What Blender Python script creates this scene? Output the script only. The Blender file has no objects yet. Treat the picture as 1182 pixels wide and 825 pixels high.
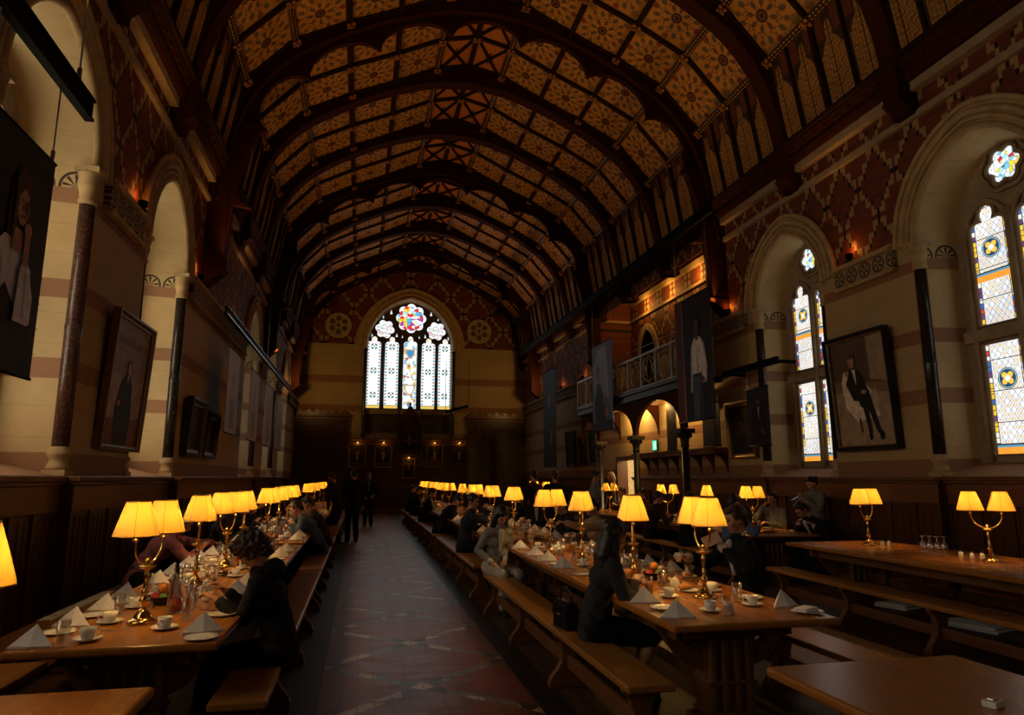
import bpy, math, random
from math import sin, cos, pi, sqrt, radians, atan2, hypot
from mathutils import Vector as V, Matrix as Mx, noise
S = bpy.context.scene
C = S.collection
random.seed(7)

# ---------------------------------------------------------------- mesh building
class MB:
    def __init__(s):
        s.v = []; s.f = []; s.m = []; s.s = []; s.u = []; s.hasuv = False; s.x = None
    def add(s, vs, fs, m=0, sm=False, uv=None):
        b = len(s.v)
        s.v += [tuple(s.x @ V(p)) for p in vs] if s.x else [tuple(p) for p in vs]
        for i, f in enumerate(fs):
            s.f.append([b + k for k in f]); s.m.append(m); s.s.append(sm)
            if uv: s.hasuv = True; s.u.append(uv[i])
            else: s.u.append([(0, 0)] * len(f))
        return s
    def box(s, x0, x1, y0, y1, z0, z1, m=0):
        p = [(x, y, z) for z in (z0, z1) for y in (y0, y1) for x in (x0, x1)]
        return s.add(p, [(0, 2, 3, 1), (4, 5, 7, 6), (0, 1, 5, 4), (2, 6, 7, 3), (0, 4, 6, 2), (1, 3, 7, 5)], m)
    def quad(s, a, b, c, d, m=0, uv=None):
        return s.add([a, b, c, d], [(0, 1, 2, 3)], m, False, [uv] if uv else None)
    def poly(s, pts, m=0, uv=None):
        return s.add(pts, [tuple(range(len(pts)))], m, False, [uv] if uv else None)
    def prism(s, pts, ax, a0, a1, m=0, sm=False):
        # pts: 2-D outline in the plane normal to axis ax, extruded a0..a1
        def P(p, a): return (a, p[0], p[1]) if ax == 'x' else ((p[0], a, p[1]) if ax == 'y' else (p[0], p[1], a))
        n = len(pts)
        s.add([P(p, a0) for p in pts] + [P(p, a1) for p in pts], [tuple(range(n))[::-1], tuple(range(n, 2 * n))], m)
        s.add([P(p, a0) for p in pts] + [P(p, a1) for p in pts], [(i, (i + 1) % n, n + (i + 1) % n, n + i) for i in range(n)], m, sm)
        return s
    def band(s, A, B, ax, a0, a1, m=0):
        # solid between two matching open outlines A and B, extruded along ax
        def P(p, a): return (a, p[0], p[1]) if ax == 'x' else ((p[0], a, p[1]) if ax == 'y' else (p[0], p[1], a))
        n = len(A)
        vs = [P(p, a) for a in (a0, a1) for L in (A, B) for p in L]
        f = []
        for i in range(n - 1):
            f += [(i, i + 1, n + i + 1, n + i), (2 * n + i, 3 * n + i, 3 * n + i + 1, 2 * n + i + 1),
                  (i, 2 * n + i, 2 * n + i + 1, i + 1), (n + i, n + i + 1, 3 * n + i + 1, 3 * n + i)]
        f += [(0, n, 3 * n, 2 * n), (n - 1, 3 * n - 1, 4 * n - 1, 2 * n - 1)]
        return s.add(vs, f, m)
    def tube(s, pts, r, n=8, m=0, close=False):
        pts = [V(p) for p in pts]; k = len(pts)
        R = r if isinstance(r, (list, tuple)) else [r] * k
        vs = []; up = None
        for i, p in enumerate(pts):
            if close: d = pts[(i + 1) % k] - pts[i - 1]
            else: d = pts[min(i + 1, k - 1)] - pts[max(i - 1, 0)]
            d = d.normalized() if d.length > 1e-9 else V((0, 0, 1))
            if up is None:
                up = V((0, 0, 1)) if abs(d.z) < .9 else V((1, 0, 0))
            a = d.cross(up)
            if a.length < 1e-6: a = d.orthogonal()
            a.normalize(); b = a.cross(d).normalized(); up = b
            vs += [p + (a * cos(2 * pi * j / n) + b * sin(2 * pi * j / n)) * R[i] for j in range(n)]
        f = []
        for i in range(k if close else k - 1):
            i2 = (i + 1) % k
            f += [(i * n + j, i * n + (j + 1) % n, i2 * n + (j + 1) % n, i2 * n + j) for j in range(n)]
        s.add(vs, f, m, True)
        if not close:
            s.add(vs[:n], [tuple(range(n))], m); s.add(vs[-n:], [tuple(range(n))[::-1]], m)
        return s
    def lathe(s, prof, n=20, c=(0, 0, 0), m=0, sm=True, cap=True):
        vs = [(c[0] + r * cos(2 * pi * j / n), c[1] + r * sin(2 * pi * j / n), c[2] + z) for r, z in prof for j in range(n)]
        f = [(i * n + j, i * n + (j + 1) % n, (i + 1) * n + (j + 1) % n, (i + 1) * n + j) for i in range(len(prof) - 1) for j in range(n)]
        s.add(vs, f, m, sm)
        if cap:
            if prof[0][0] > 1e-4: s.add(vs[:n], [tuple(range(n))[::-1]], m)
            if prof[-1][0] > 1e-4: s.add(vs[-n:], [tuple(range(n))], m)
        return s
    def ell(s, c, r, n=12, k=8, m=0, M=None):
        vs = []; c = V(c)
        for i in range(k + 1):
            t = pi * i / k
            for j in range(n):
                p = V((r[0] * sin(t) * cos(2 * pi * j / n), r[1] * sin(t) * sin(2 * pi * j / n), r[2] * cos(t)))
                vs.append(c + (M @ p if M else p))
        f = [(i * n + j, (i + 1) * n + j, (i + 1) * n + (j + 1) % n, i * n + (j + 1) % n) for i in range(k) for j in range(n)]
        return s.add(vs, f, m, True)
    def cap(s, a, ra, b, rb, n=12, m=0, fl=1.0, side=None):
        # tapered capsule a->b ; fl flattens along 'side'
        a = V(a); b = V(b); d = b - a; L = d.length
        d = d / L if L > 1e-6 else V((0, 0, 1))
        e = (V(side) if side else (V((0, 0, 1)) if abs(d.z) < .9 else V((1, 0, 0))))
        e = (e - d * e.dot(d)); e = e.normalized() if e.length > 1e-6 else d.orthogonal().normalized()
        g = d.cross(e)
        vs = []; rows = 0
        for (cc, rr, sg) in ((a, ra, -1), (b, rb, 1)):
            for i in range(5):
                t = (pi / 2) * (1 - i / 4) if sg < 0 else (pi / 2) * i / 4
                cz = -sin(t) if sg < 0 else sin(t)
                for j in range(n):
                    h = 2 * pi * j / n
                    vs.append(cc + d * (cz * rr) + (e * cos(h) * fl + g * sin(h)) * rr * cos(t))
                rows += 1
        f = [(i * n + j, i * n + (j + 1) % n, (i + 1) * n + (j + 1) % n, (i + 1) * n + j) for i in range(rows - 1) for j in range(n)]
        return s.add(vs, f, m, True)
    def mesh(s, name):
        me = bpy.data.meshes.new(name)
        me.from_pydata(s.v, [], s.f)
        me.polygons.foreach_set('material_index', s.m)
        me.polygons.foreach_set('use_smooth', s.s)
        if s.hasuv:
            ul = me.uv_layers.new(name='UVMap')
            fl = [c for u in s.u for p in u for c in p]
            ul.data.foreach_set('uv', fl)
        me.update()
        return me

def obj(name, mb, mats, parent=None, loc=None, rotz=0, bevel=0, fix=True):
    me = mb.mesh(name) if isinstance(mb, MB) else mb
    if isinstance(mb, MB) and fix:
        import bmesh
        b = bmesh.new(); b.from_mesh(me)
        if not mb.hasuv:
            bmesh.ops.remove_doubles(b, verts=b.verts, dist=1e-5)
        bmesh.ops.recalc_face_normals(b, faces=b.faces); b.to_mesh(me); b.free()
    o = bpy.data.objects.new(name, me); C.objects.link(o)
    for m in (mats if isinstance(mats, (list, tuple)) else [mats]):
        if isinstance(mb, MB): me.materials.append(m)
    if parent: o.parent = parent
    if loc: o.location = loc
    o.rotation_euler = (0, 0, rotz)
    if bevel:
        b = o.modifiers.new('edge', 'BEVEL'); b.width = bevel; b.segments = 2; b.limit_method = 'ANGLE'
    return o

def tag(o, label=None, cat=None, group=None, kind=None):
    if label: o['label'] = label
    if cat: o['category'] = cat
    if group: o['group'] = group
    if kind: o['kind'] = kind
    return o

def empty(name, loc=(0, 0, 0), rotz=0, label=None, cat=None, group=None, kind=None):
    o = bpy.data.objects.new(name, None); C.objects.link(o)
    o.location = loc; o.rotation_euler = (0, 0, rotz); o.empty_display_size = .1
    return tag(o, label, cat, group, kind)

def copy_tree(o, parent=None, skip=()):
    c = o.copy(); C.objects.link(c)
    if parent: c.parent = parent
    for ch in list(o.children):
        if ch.name.split('.')[0] in skip: continue
        copy_tree(ch, c)
    return c

def dup(o, loc, rotz=0, label=None, cat=None, group=None, skip=()):
    c = copy_tree(o, None, skip); c.location = loc; c.rotation_euler = (0, 0, rotz)
    return tag(c, label, cat, group)

ORD = 'zeroth first second third fourth fifth sixth seventh eighth ninth tenth eleventh twelfth thirteenth fourteenth fifteenth sixteenth seventeenth eighteenth nineteenth twentieth'.split()

# ---------------------------------------------------------------- materials
class NT:
    def __init__(s, name):
        s.mat = bpy.data.materials.new(name); s.mat.use_nodes = True
        s.t = s.mat.node_tree; s.t.nodes.clear()
        s.out = s.t.nodes.new('ShaderNodeOutputMaterial')
    def n(s, typ, **kw):
        nd = s.t.nodes.new('ShaderNode' + typ)
        for k, v in kw.items():
            if k.startswith('_'): setattr(nd, k[1:], v)
            else: s.put(nd.inputs[k.replace('0', ' ') if k.replace('0', ' ') in nd.inputs else k], v)
        return nd
    def put(s, sock, v):
        if hasattr(v, 'is_output'): s.t.links.new(v, sock)
        else:
            if sock.type == 'RGBA' and len(v) == 3: v = (*v, 1)
            sock.default_value = v
    def m(s, op, a, b=0.0, c=None, clamp=False):
        nd = s.t.nodes.new('ShaderNodeMath'); nd.operation = op; nd.use_clamp = clamp
        s.put(nd.inputs[0], a); s.put(nd.inputs[1], b)
        if c is not None: s.put(nd.inputs[2], c)
        return nd.outputs[0]
    def lt(s, a, b): return s.m('LESS_THAN', a, b)
    def gt(s, a, b): return s.m('GREATER_THAN', a, b)
    def mul(s, a, b): return s.m('MULTIPLY', a, b)
    def addn(s, a, b): return s.m('ADD', a, b)
    def sub(s, a, b): return s.m('SUBTRACT', a, b)
    def mx(s, a, b): return s.m('MAXIMUM', a, b)
    def ab(s, a): return s.m('ABSOLUTE', a)
    def fr(s, a): return s.m('FRACT', a)
    def within(s, a, lo, hi): return s.mul(s.gt(a, lo), s.lt(a, hi))
    def mix(s, f, a, b):
        nd = s.t.nodes.new('ShaderNodeMix'); nd.data_type = 'RGBA'
        s.put(nd.inputs[0], f); s.put(nd.inputs[6], a); s.put(nd.inputs[7], b)
        return nd.outputs[2]
    def coord(s, kind='Object'):
        return s.t.nodes.new('ShaderNodeTexCoord').outputs[kind]
    def xyz(s, v):
        nd = s.t.nodes.new('ShaderNodeSeparateXYZ'); s.put(nd.inputs[0], v); return nd.outputs
    def vec(s, x, y, z=0.0):
        nd = s.t.nodes.new('ShaderNodeCombineXYZ')
        for i, q in enumerate((x, y, z)): s.put(nd.inputs[i], q)
        return nd.outputs[0]
    def noise(s, v, scale, detail=3.0, rough=.5):
        nd = s.t.nodes.new('ShaderNodeTexNoise'); s.put(nd.inputs['Vector'], v)
        nd.inputs['Scale'].default_value = scale; nd.inputs['Detail'].default_value = detail; nd.inputs['Roughness'].default_value = rough
        return nd.outputs['Fac']
    def ramp(s, f, stops, interp='LINEAR'):
        nd = s.t.nodes.new('ShaderNodeValToRGB'); r = nd.color_ramp; r.interpolation = interp
        while len(r.elements) < len(stops): r.elements.new(.5)
        for e, (p, c) in zip(r.elements, stops): e.position = p; e.color = (*c, 1)
        s.put(nd.inputs[0], f); return nd.outputs[0]
    def scale(s, v, k):
        nd = s.t.nodes.new('ShaderNodeVectorMath'); nd.operation = 'MULTIPLY'
        s.put(nd.inputs[0], v); nd.inputs[1].default_value = k; return nd.outputs[0]
    def finish(s, col, rough=.6, metal=0.0, bump=None, bstr=.3, spec=.5, emit=None, estr=0, bd=.02):
        p = s.t.nodes.new('ShaderNodeBsdfPrincipled')
        s.put(p.inputs['Base Color'], col); s.put(p.inputs['Roughness'], rough); p.inputs['Metallic'].default_value = metal
        p.inputs['Specular IOR Level'].default_value = spec
        if emit is not None:
            s.put(p.inputs['Emission Color'], emit); s.put(p.inputs['Emission Strength'], estr)
        if bump is not None:
            b = s.t.nodes.new('ShaderNodeBump'); b.inputs['Strength'].default_value = bstr; b.inputs['Distance'].default_value = bd
            s.put(b.inputs['Height'], bump); s.t.links.new(b.outputs[0], p.inputs['Normal'])
        s.t.links.new(p.outputs[0], s.out.inputs[0]); return s.mat

def plain(name, c, rough=.6, metal=0.0, var=.15, sc=8, spec=.5, bump=0):
    t = NT(name); f = t.noise(t.coord(), sc)
    lo = tuple(k * (1 - var) for k in c); hi = tuple(min(1, k * (1 + var)) for k in c)
    return t.finish(t.ramp(f, [(.3, lo), (.7, hi)]), rough, metal, f if bump else None, bump, spec)

def wood(name, c1, c2, axis='y', rough=.35, sc=1.0, bump=.08, plank=0, spec=.5):
    t = NT(name); co = t.coord()
    k = {'y': (9, .6, 9), 'x': (.6, 9, 9), 'z': (9, 9, .6)}[axis]
    v = t.scale(co, tuple(q * sc for q in k))
    f = t.noise(v, 2.2, 5, .62)
    col = t.ramp(f, [(.25, c1), (.75, c2)])
    big = t.noise(co, 1.3, 2)
    col = t.mix(t.mul(big, .45), col, tuple(q * .55 for q in c1))
    if plank:
        X = t.xyz(co); w = X[0] if axis == 'y' else X[1]
        q = t.m('DIVIDE', w, plank); gap = t.lt(t.fr(q), .045)
        pid = t.m('FLOOR', q); r = t.n('TexWhiteNoise', _noise_dimensions='1D', W=pid).outputs[0]
        col = t.mix(t.mul(r, .5), col, tuple(q * .5 for q in c1)); col = t.mix(gap, col, (.004, .003, .002))
    rr = t.m('MULTIPLY_ADD', f, .04, rough - .02)
    return t.finish(col, rr, 0, f if bump else None, bump, spec)

M = {}
M['truss'] = wood('roof timber', (.034, .0085, .004), (.062, .017, .007), 'x', .75, spec=.08)
M['purlin'] = wood('roof purlin timber', (.020, .009, .005), (.04, .017, .008), 'y', .75, spec=.08)
M['gold'] = plain('gilded carving', (.30, .13, .03), .45, .3, .5, 30)
M['dado'] = wood('dark oak panelling', (.055, .018, .006), (.11, .04, .012), 'z', .33)
M['dado_h'] = wood('dark oak rail', (.12, .045, .012), (.21, .085, .022), 'y', .30)
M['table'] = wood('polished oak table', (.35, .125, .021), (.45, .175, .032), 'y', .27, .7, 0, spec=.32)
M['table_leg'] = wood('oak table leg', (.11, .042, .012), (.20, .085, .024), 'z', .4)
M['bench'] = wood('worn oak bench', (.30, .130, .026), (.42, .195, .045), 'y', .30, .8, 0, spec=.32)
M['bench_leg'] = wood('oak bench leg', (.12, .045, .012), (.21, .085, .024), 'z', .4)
M['boards'] = wood('floorboards', (.06, .03, .013), (.13, .065, .028), 'y', .5, 1, .1, .14)
M['black'] = plain('black metal', (.003, .003, .0033), .6, .0, .1, 8, .08)
M['iron'] = plain('dark iron', (.035, .033, .03), .42, .6, .2)
M['silver_iron'] = plain('grey ironwork', (.34, .31, .27), .45, .5, .2)
M['brass'] = plain('polished brass', (.83, .53, .16), .16, 1.0, .06, 20)
M['steel'] = plain('cutlery steel', (.6, .57, .52), .22, 1.0, .05)
M['china'] = plain('white china', (.78, .75, .70), .18, 0, .03)
M['linen'] = plain('white linen', (.74, .73, .74), .85, 0, .04, 40)
M['paper'] = plain('white paper', (.75, .75, .73), .8, 0, .03)
M['stone'] = plain('carved cream stone', (.45, .32, .16), .8, 0, .18, 5, .3, .15)
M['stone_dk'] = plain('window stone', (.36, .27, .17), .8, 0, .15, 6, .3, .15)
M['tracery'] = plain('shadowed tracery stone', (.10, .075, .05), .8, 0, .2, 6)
M['marble'] = None
M['linen_dk'] = plain('canvas back', (.10, .09, .08), .8)
t = NT('polished shaft marble'); f = t.noise(t.coord(), 28, 4, .7)
M['marble'] = t.finish(t.ramp(f, [(.35, (.008, .007, .007)), (.62, (.03, .026, .024)), (.75, (.12, .10, .09))]), .22)
t = NT('red shaft marble'); f = t.noise(t.coord(), 34, 4, .7)
M['marble_red'] = t.finish(t.ramp(f, [(.3, (.02, .008, .006)), (.6, (.10, .048, .036)), (.75, (.22, .15, .12))]), .25)

def glassy(name, tint=(1, 1, 1), gl=.12):
    t = NT(name)
    tr = t.n('BsdfTransparent', Color=tint); g = t.n('BsdfGlossy', Roughness=.06, Color=(1, 1, 1))
    lw = t.n('LayerWeight', Blend=.25)
    f = t.m('MULTIPLY_ADD', lw.outputs['Facing'], .55, gl * .35, True)
    mx = t.n('MixShader'); t.put(mx.inputs[0], f); t.t.links.new(tr.outputs[0], mx.inputs[1]); t.t.links.new(g.outputs[0], mx.inputs[2])
    t.t.links.new(mx.outputs[0], t.out.inputs[0]); return t.mat
M['glass'] = glassy('clear glass', (.93, .93, .92), .35)
M['glass_bright'] = glassy('bright glass', (.9, .9, .9), 1.2)
M['juice'] = plain('orange juice', (.85, .36, .03), .25, 0, .05)
M['jam'] = plain('red drink', (.35, .02, .02), .2, 0, .1)
M['pastry'] = plain('golden pastry', (.55, .26, .07), .6, 0, .35, 20)
M['fruit_red'] = plain('red fruit', (.45, .04, .02), .3, 0, .3, 10)
M['fruit_or'] = plain('orange fruit', (.75, .27, .02), .4, 0, .15, 10)
M['fruit_gr'] = plain('green fruit', (.10, .22, .03), .35, 0, .3, 10)
M['bowl'] = plain('dark blue bowl', (.012, .014, .03), .2)

# lamp shade : thin pleated fabric, lit from inside
t = NT('pleated lamp shade'); X = t.xyz(t.coord('UV'))
pl = t.m('SINE', t.mul(X[0], 2 * pi * 36)); col = t.mix(t.m('MULTIPLY_ADD', pl, .12, .14, True), (.80, .70, .50), (.55, .44, .26))
seam = t.lt(t.ab(t.sub(t.fr(t.mul(X[0], 6)), .5)), .012); col = t.mix(seam, col, (.14, .08, .03))
d = t.n('BsdfDiffuse', Color=col); tr = t.n('BsdfTranslucent'); t.put(tr.inputs[0], t.mix(seam, (.285, .175, .028), (.13, .08, .012)))
ad = t.n('AddShader'); dd = t.n('MixShader', Fac=.55); t.t.links.new(d.outputs[0], dd.inputs[1])
bl = t.n('BsdfDiffuse', Color=(0, 0, 0)); t.t.links.new(bl.outputs[0], dd.inputs[2])
t.t.links.new(dd.outputs[0], ad.inputs[0]); t.t.links.new(tr.outputs[0], ad.inputs[1]); t.t.links.new(ad.outputs[0], t.out.inputs[0])
M['shade'] = t.mat
def emis(name, c, k):
    t = NT(name); return t.finish((0, 0, 0), 1, 0, emit=c, estr=k)
t = NT('glowing bulb'); M['bulb'] = t.finish((.8, .6, .3), .5, emit=(1, .55, .14), estr=6.0)

# banded cream stone below, diapered brick above
def wallmat(name, ax, zbrick, bands, P=.80, Q=1.20, stone=(.50, .345, .155)):
    t = NT(name); co = t.coord(); X = t.xyz(co); h = X[ax]; z = X[2]
    n = t.noise(co, 2.0, 4); n2 = t.noise(co, 14, 3)
    st = t.mix(t.mul(n, .8), stone, tuple(k * .62 for k in stone)); st = t.mix(t.mul(n2, .25), st, (.60, .48, .30))
    # ashlar joints
    cz = t.m('DIVIDE', z, .335); off = t.mul(t.m('MODULO', t.m('FLOOR', cz), 2.0), .5)
    jt = t.mx(t.lt(t.fr(cz), .022), t.lt(t.fr(t.addn(t.m('DIVIDE', h, .9), off)), .008))
    for a, b in bands: st = t.mix(t.within(z, a, b), st, t.mix(n2, (.25, .115, .055), (.33, .165, .08)))
    st = t.mix(t.mul(jt, .45), st, (.12, .08, .045))
    # brick
    bk = t.n('TexBrick', _offset=.5); t.put(bk.inputs['Vector'], t.vec(h, z)); bk.inputs['Scale'].default_value = 1
    for k, q in (('Color1', (.205, .042, .014, 1)), ('Color2', (.13, .026, .010, 1)), ('Mortar', (.11, .055, .03, 1))): bk.inputs[k].default_value = q
    bk.inputs['Mortar Size'].default_value = .006; bk.inputs['Brick Width'].default_value = .22; bk.inputs['Row Height'].default_value = .075
    br = bk.outputs['Color']
    # stepped diamonds in pale and black headers
    hs = t.m('DIVIDE', t.m('FLOOR', t.addn(t.mul(t.m('DIVIDE', h, P), 14.0), .002)), 14.0); zs = t.m('DIVIDE', t.m('FLOOR', t.addn(t.mul(t.m('DIVIDE', t.sub(z, zbrick), Q), 14.0), .002)), 14.0)
    u = t.ab(t.sub(t.fr(hs), .5)); w = t.ab(t.sub(t.fr(zs), .5))
    sm_ = t.addn(u, w); e = t.ab(t.sub(sm_, .5))
    line = t.mx(t.lt(t.ab(t.sub(sm_, .5)), .04), t.mul(t.lt(t.ab(t.sub(sm_, .43)), .04), t.lt(t.fr(t.mul(hs, 7.0)), .4)))
    ck = t.mul(t.lt(t.fr(t.mul(hs, 3.5)), .78), t.mul(t.gt(u, .03), t.gt(w, .03)))
    br = t.mix(t.mul(t.lt(t.ab(t.sub(sm_, .571)), .04), t.lt(t.fr(t.mul(hs, 7.0)), .5)), br, (.012, .008, .007))
    br = t.mix(line, br, t.mix(ck, (.012, .008, .007), (.37, .25, .11)))
    col = t.mix(t.gt(z, zbrick), st, br)
    return t.finish(col, .72, 0, t.addn(t.mul(n2, .5), t.mul(jt, -1)), .25, .35)

BANDS = [(1.62, 1.86), (2.64, 2.86), (3.52, 3.73), (4.60, 4.78)]
M['wall_side'] = wallmat('banded stone and diaper brick, side', 1, 5.06, BANDS)
M['wall_far'] = wallmat('banded stone and diaper brick, end', 0, 7.95, [(4.72, 5.0), (6.08, 6.42)], 1.35, 1.7)
t = NT('jamb stone'); co = t.coord(); X = t.xyz(co); n = t.noise(co, 5, 4); z = X[2]
c = t.mix(n, (.66, .51, .27), (.50, .36, .17))
for a, b in BANDS: c = t.mix(t.within(z, a, b), c, (.35, .19, .105))
pat = t.within(z, 4.78, 5.0); ph = t.fr(t.m('DIVIDE', t.addn(X[0], 8.45), .36))
rr = t.m('SQRT', t.addn(t.m('POWER', t.sub(ph, .5), 2.0), t.m('POWER', t.mul(t.sub(z, 4.80), 2.6), 2.0)))
ring = t.mx(t.within(rr, .38, .46), t.mul(t.lt(rr, .36), t.gt(t.m('SINE', t.mul(t.m('ARCTAN2', t.sub(z, 4.80), t.mul(t.sub(ph, .5), .36)), 9.0)), .3)))
c = t.mix(t.mul(pat, ring), c, (.05, .05, .04))
cz = t.lt(t.fr(t.m('DIVIDE', z, .335)), .02); c = t.mix(t.mul(cz, .3), c, (.2, .13, .07))
M['jamb'] = t.finish(c, .8, 0, n, .2, .3)
t = NT('carved frieze'); co = t.coord(); X = t.xyz(co); ph = t.m('DIVIDE', X[1], .30); fu = t.sub(t.fr(ph), .5); fv = t.m('DIVIDE', t.sub(X[2], 4.9), .30)
r = t.m('SQRT', t.addn(t.mul(fu, fu), t.mul(fv, fv))); a = t.m('ARCTAN2', fv, fu)
mot = t.mx(t.within(r, .34, .43), t.mul(t.lt(r, .30), t.gt(t.m('SINE', t.addn(t.mul(a, 5.0), t.mul(r, 9.0))), .1)))
M['frieze'] = t.finish(t.mix(t.mul(mot, t.within(X[2], 4.75, 5.02)), (.33, .23, .115), (.035, .027, .018)), .8, 0, mot, .4)

# painted roof panel (uv 0..1 in each panel)
def panel(name, arch=False):
    t = NT(name); X = t.xyz(t.coord('UV')); u = t.sub(t.fr(X[0]), .5); v = t.sub(t.fr(X[1]), .5)
    base = t.mix(t.noise(t.coord(), 3, 3), (.56, .285, .060), (.40, .185, .036))
    ink = (.035, .022, .014); teal = (.035, .055, .05); rust = (.22, .05, .018); olive = (.13, .085, .03)
    if not arch:
        r = t.m('SQRT', t.addn(t.mul(u, u), t.mul(v, v))); a = t.m('ARCTAN2', v, u)
        s8 = t.m('SINE', t.mul(a, 8.0)); c8 = t.m('COSINE', t.mul(a, 8.0)); c4 = t.m('COSINE', t.mul(a, 4.0))
        c = base
        fan = t.mul(t.within(r, .11, .24), t.gt(c8, t.m('MULTIPLY_ADD', t.ab(t.sub(r, .175)), 14.0, -.05)))
        c = t.mix(t.mul(fan, .8), c, ink)
        c16 = t.m('COSINE', t.mul(a, 16.0))
        curl = t.lt(t.ab(t.sub(r, t.m('MULTIPLY_ADD', c16, .035, .275))), .011); c = t.mix(t.mul(curl, .85), c, ink)
        bud = t.mul(t.within(r, .29, .40), t.gt(t.mul(c8, -1.0), t.m('MULTIPLY_ADD', t.ab(t.sub(r, .34)), 8.0, .45))); c = t.mix(t.mul(bud, .8), c, teal)
        bud2 = t.mul(t.within(r, .33, .43), t.gt(c8, t.m('MULTIPLY_ADD', t.ab(t.sub(r, .38)), 7.0, .62))); c = t.mix(t.mul(bud2, .7), c, ink)
        cu = t.sub(t.ab(u), .36); cv = t.sub(t.ab(v), .36); rc = t.m('SQRT', t.addn(t.mul(cu, cu), t.mul(cv, cv)))
        c = t.mix(t.mul(t.lt(rc, .072), .75), c, olive)
        eu = t.m('MINIMUM', t.ab(u), t.ab(v)); mxv = t.mx(t.ab(u), t.ab(v))
        c = t.mix(t.mul(t.lt(eu, .05), t.within(mxv, .36, .44)), c, rust)
        c = t.mix(t.lt(r, .095), c, ink); c = t.mix(t.within(r, .035, .06), c, rust)
        c = t.mix(t.gt(mxv, .462), c, (.03, .017, .008)); c = t.mix(t.within(mxv, .445, .452), c, ink)
    else:
        # narrow arched panel : pointed outline with scrolling leaves
        vv = t.fr(X[1]); hw = t.m('MINIMUM', .38, t.m('MULTIPLY_ADD', t.m('SQRT', t.mx(t.sub(.70, vv), 0.0)), .95, 0.0))
        hw = t.mx(hw, t.m('SQRT', t.mx(t.sub(.022, t.m('POWER', t.mul(t.sub(vv, .76), 1.3), 2.0)), 0.0)))
        ins = t.lt(t.ab(u), hw)
        c = t.mix(ins, (.035, .018, .010), base)
        au = t.ab(u)
        q = t.m('SINE', t.addn(t.mul(au, 30.0), t.mul(t.m('COSINE', t.addn(t.mul(vv, 42.0), t.mul(au, 16.0))), 2.0)))
        c = t.mix(t.mul(t.mul(ins, t.gt(q, .55)), .6), c, ink)
        c = t.mix(t.mul(t.lt(hw, .38), t.mul(ins, t.gt(au, t.sub(hw, .03)))), c, ink)
        c = t.mix(t.mul(ins, t.within(q, -.98, -.75)), c, (.07, .08, .05))
        c = t.mix(t.mul(ins, t.lt(au, .018)), c, ink)
        c = t.mix(t.gt(au, .455), c, (.02, .01, .006))
        dot = t.mul(t.within(vv, .70, .96), t.mul(t.gt(au, t.addn(hw, .03)), t.within(au, .16, .42))); c = t.mix(t.mul(dot, .55), c, rust)
    return t.finish(c, .75)
M['panel'] = panel('painted roof panel'); M['panel_arch'] = panel('painted arched panel', True)
t = NT('painted ridge panel'); X = t.xyz(t.coord('UV')); u = t.sub(t.fr(X[0]), .5); v = t.sub(t.fr(X[1]), .5)
r = t.addn(t.ab(u), t.mul(t.ab(v), 1.6))
M['panel_ridge'] = t.finish(t.mix(t.lt(r, .2), (.48, .165, .036), (.12, .035, .014)), .75)
t = NT('beaded purlin'); X = t.xyz(t.coord('UV')); f = t.mul(t.lt(t.ab(t.sub(t.fr(X[0]), .5)), .28), t.lt(t.ab(t.sub(X[1], .5)), .16))
M['bead'] = t.finish(t.mix(f, (.018, .008, .005), (.55, .30, .09)), .5)

# aisle tiles
t = NT('aisle tiles'); co = t.coord(); X = t.xyz(co); x = t.sub(X[0], .53); y = X[1]
gx = t.m('DIVIDE', x, .125); gy = t.m('DIVIDE', y, .125)
idv = t.n('TexWhiteNoise', _noise_dimensions='2D'); t.put(idv.inputs['Vector'], t.vec(t.m('FLOOR', gx), t.m('FLOOR', gy)))
c = t.mix(idv.outputs[0], (.25, .062, .034), (.16, .048, .028))
yy = t.m('DIVIDE', t.sub(y, 5.69), 1.45); xx = t.m('DIVIDE', x, 1.6)
p1 = t.fr(t.addn(t.addn(yy, xx), .5)); p2 = t.fr(t.addn(t.sub(yy, xx), .5))
l1 = t.lt(t.ab(t.sub(p1, .5)), .048); l2 = t.lt(t.ab(t.sub(p2, .5)), .048)
ax_ = t.ab(x); cy_ = t.ab(t.sub(t.fr(t.addn(yy, .5)), .5)); ce_ = t.ab(t.sub(t.fr(yy), .5))
gr = t.noise(co, 2.2, 2)
c = t.mix(t.mx(l1, l2), c, t.mix(t.gt(gr, .47), (.46, .43, .35), (.15, .165, .135)))
c = t.mix(t.mul(t.mx(l1, l2), t.mx(t.lt(ax_, .17), t.gt(ax_, .64))), c, (.035, .035, .032))
c = t.mix(t.lt(t.addn(ax_, t.mul(cy_, 1.3)), .095), c, (.52, .34, .16))
c = t.mix(t.lt(t.addn(t.sub(.80, ax_), t.mul(ce_, 1.3)), .10), c, (.50, .33, .15))
gt_ = t.mx(t.lt(t.fr(gx), .05), t.lt(t.fr(gy), .05)); c = t.mix(gt_, c, (.05, .03, .022))
wv = t.noise(t.scale(co, (1.5, 5, 1)), 1.6, 3)
M['tiles'] = t.finish(c, t.m('MULTIPLY_ADD', wv, .20, .27), 0, t.addn(t.mul(gt_, -.6), t.mul(wv, 1.5)), .25, .6, bd=.012)
M['strip'] = plain('black stone strip', (.012, .012, .013), .42)

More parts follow.
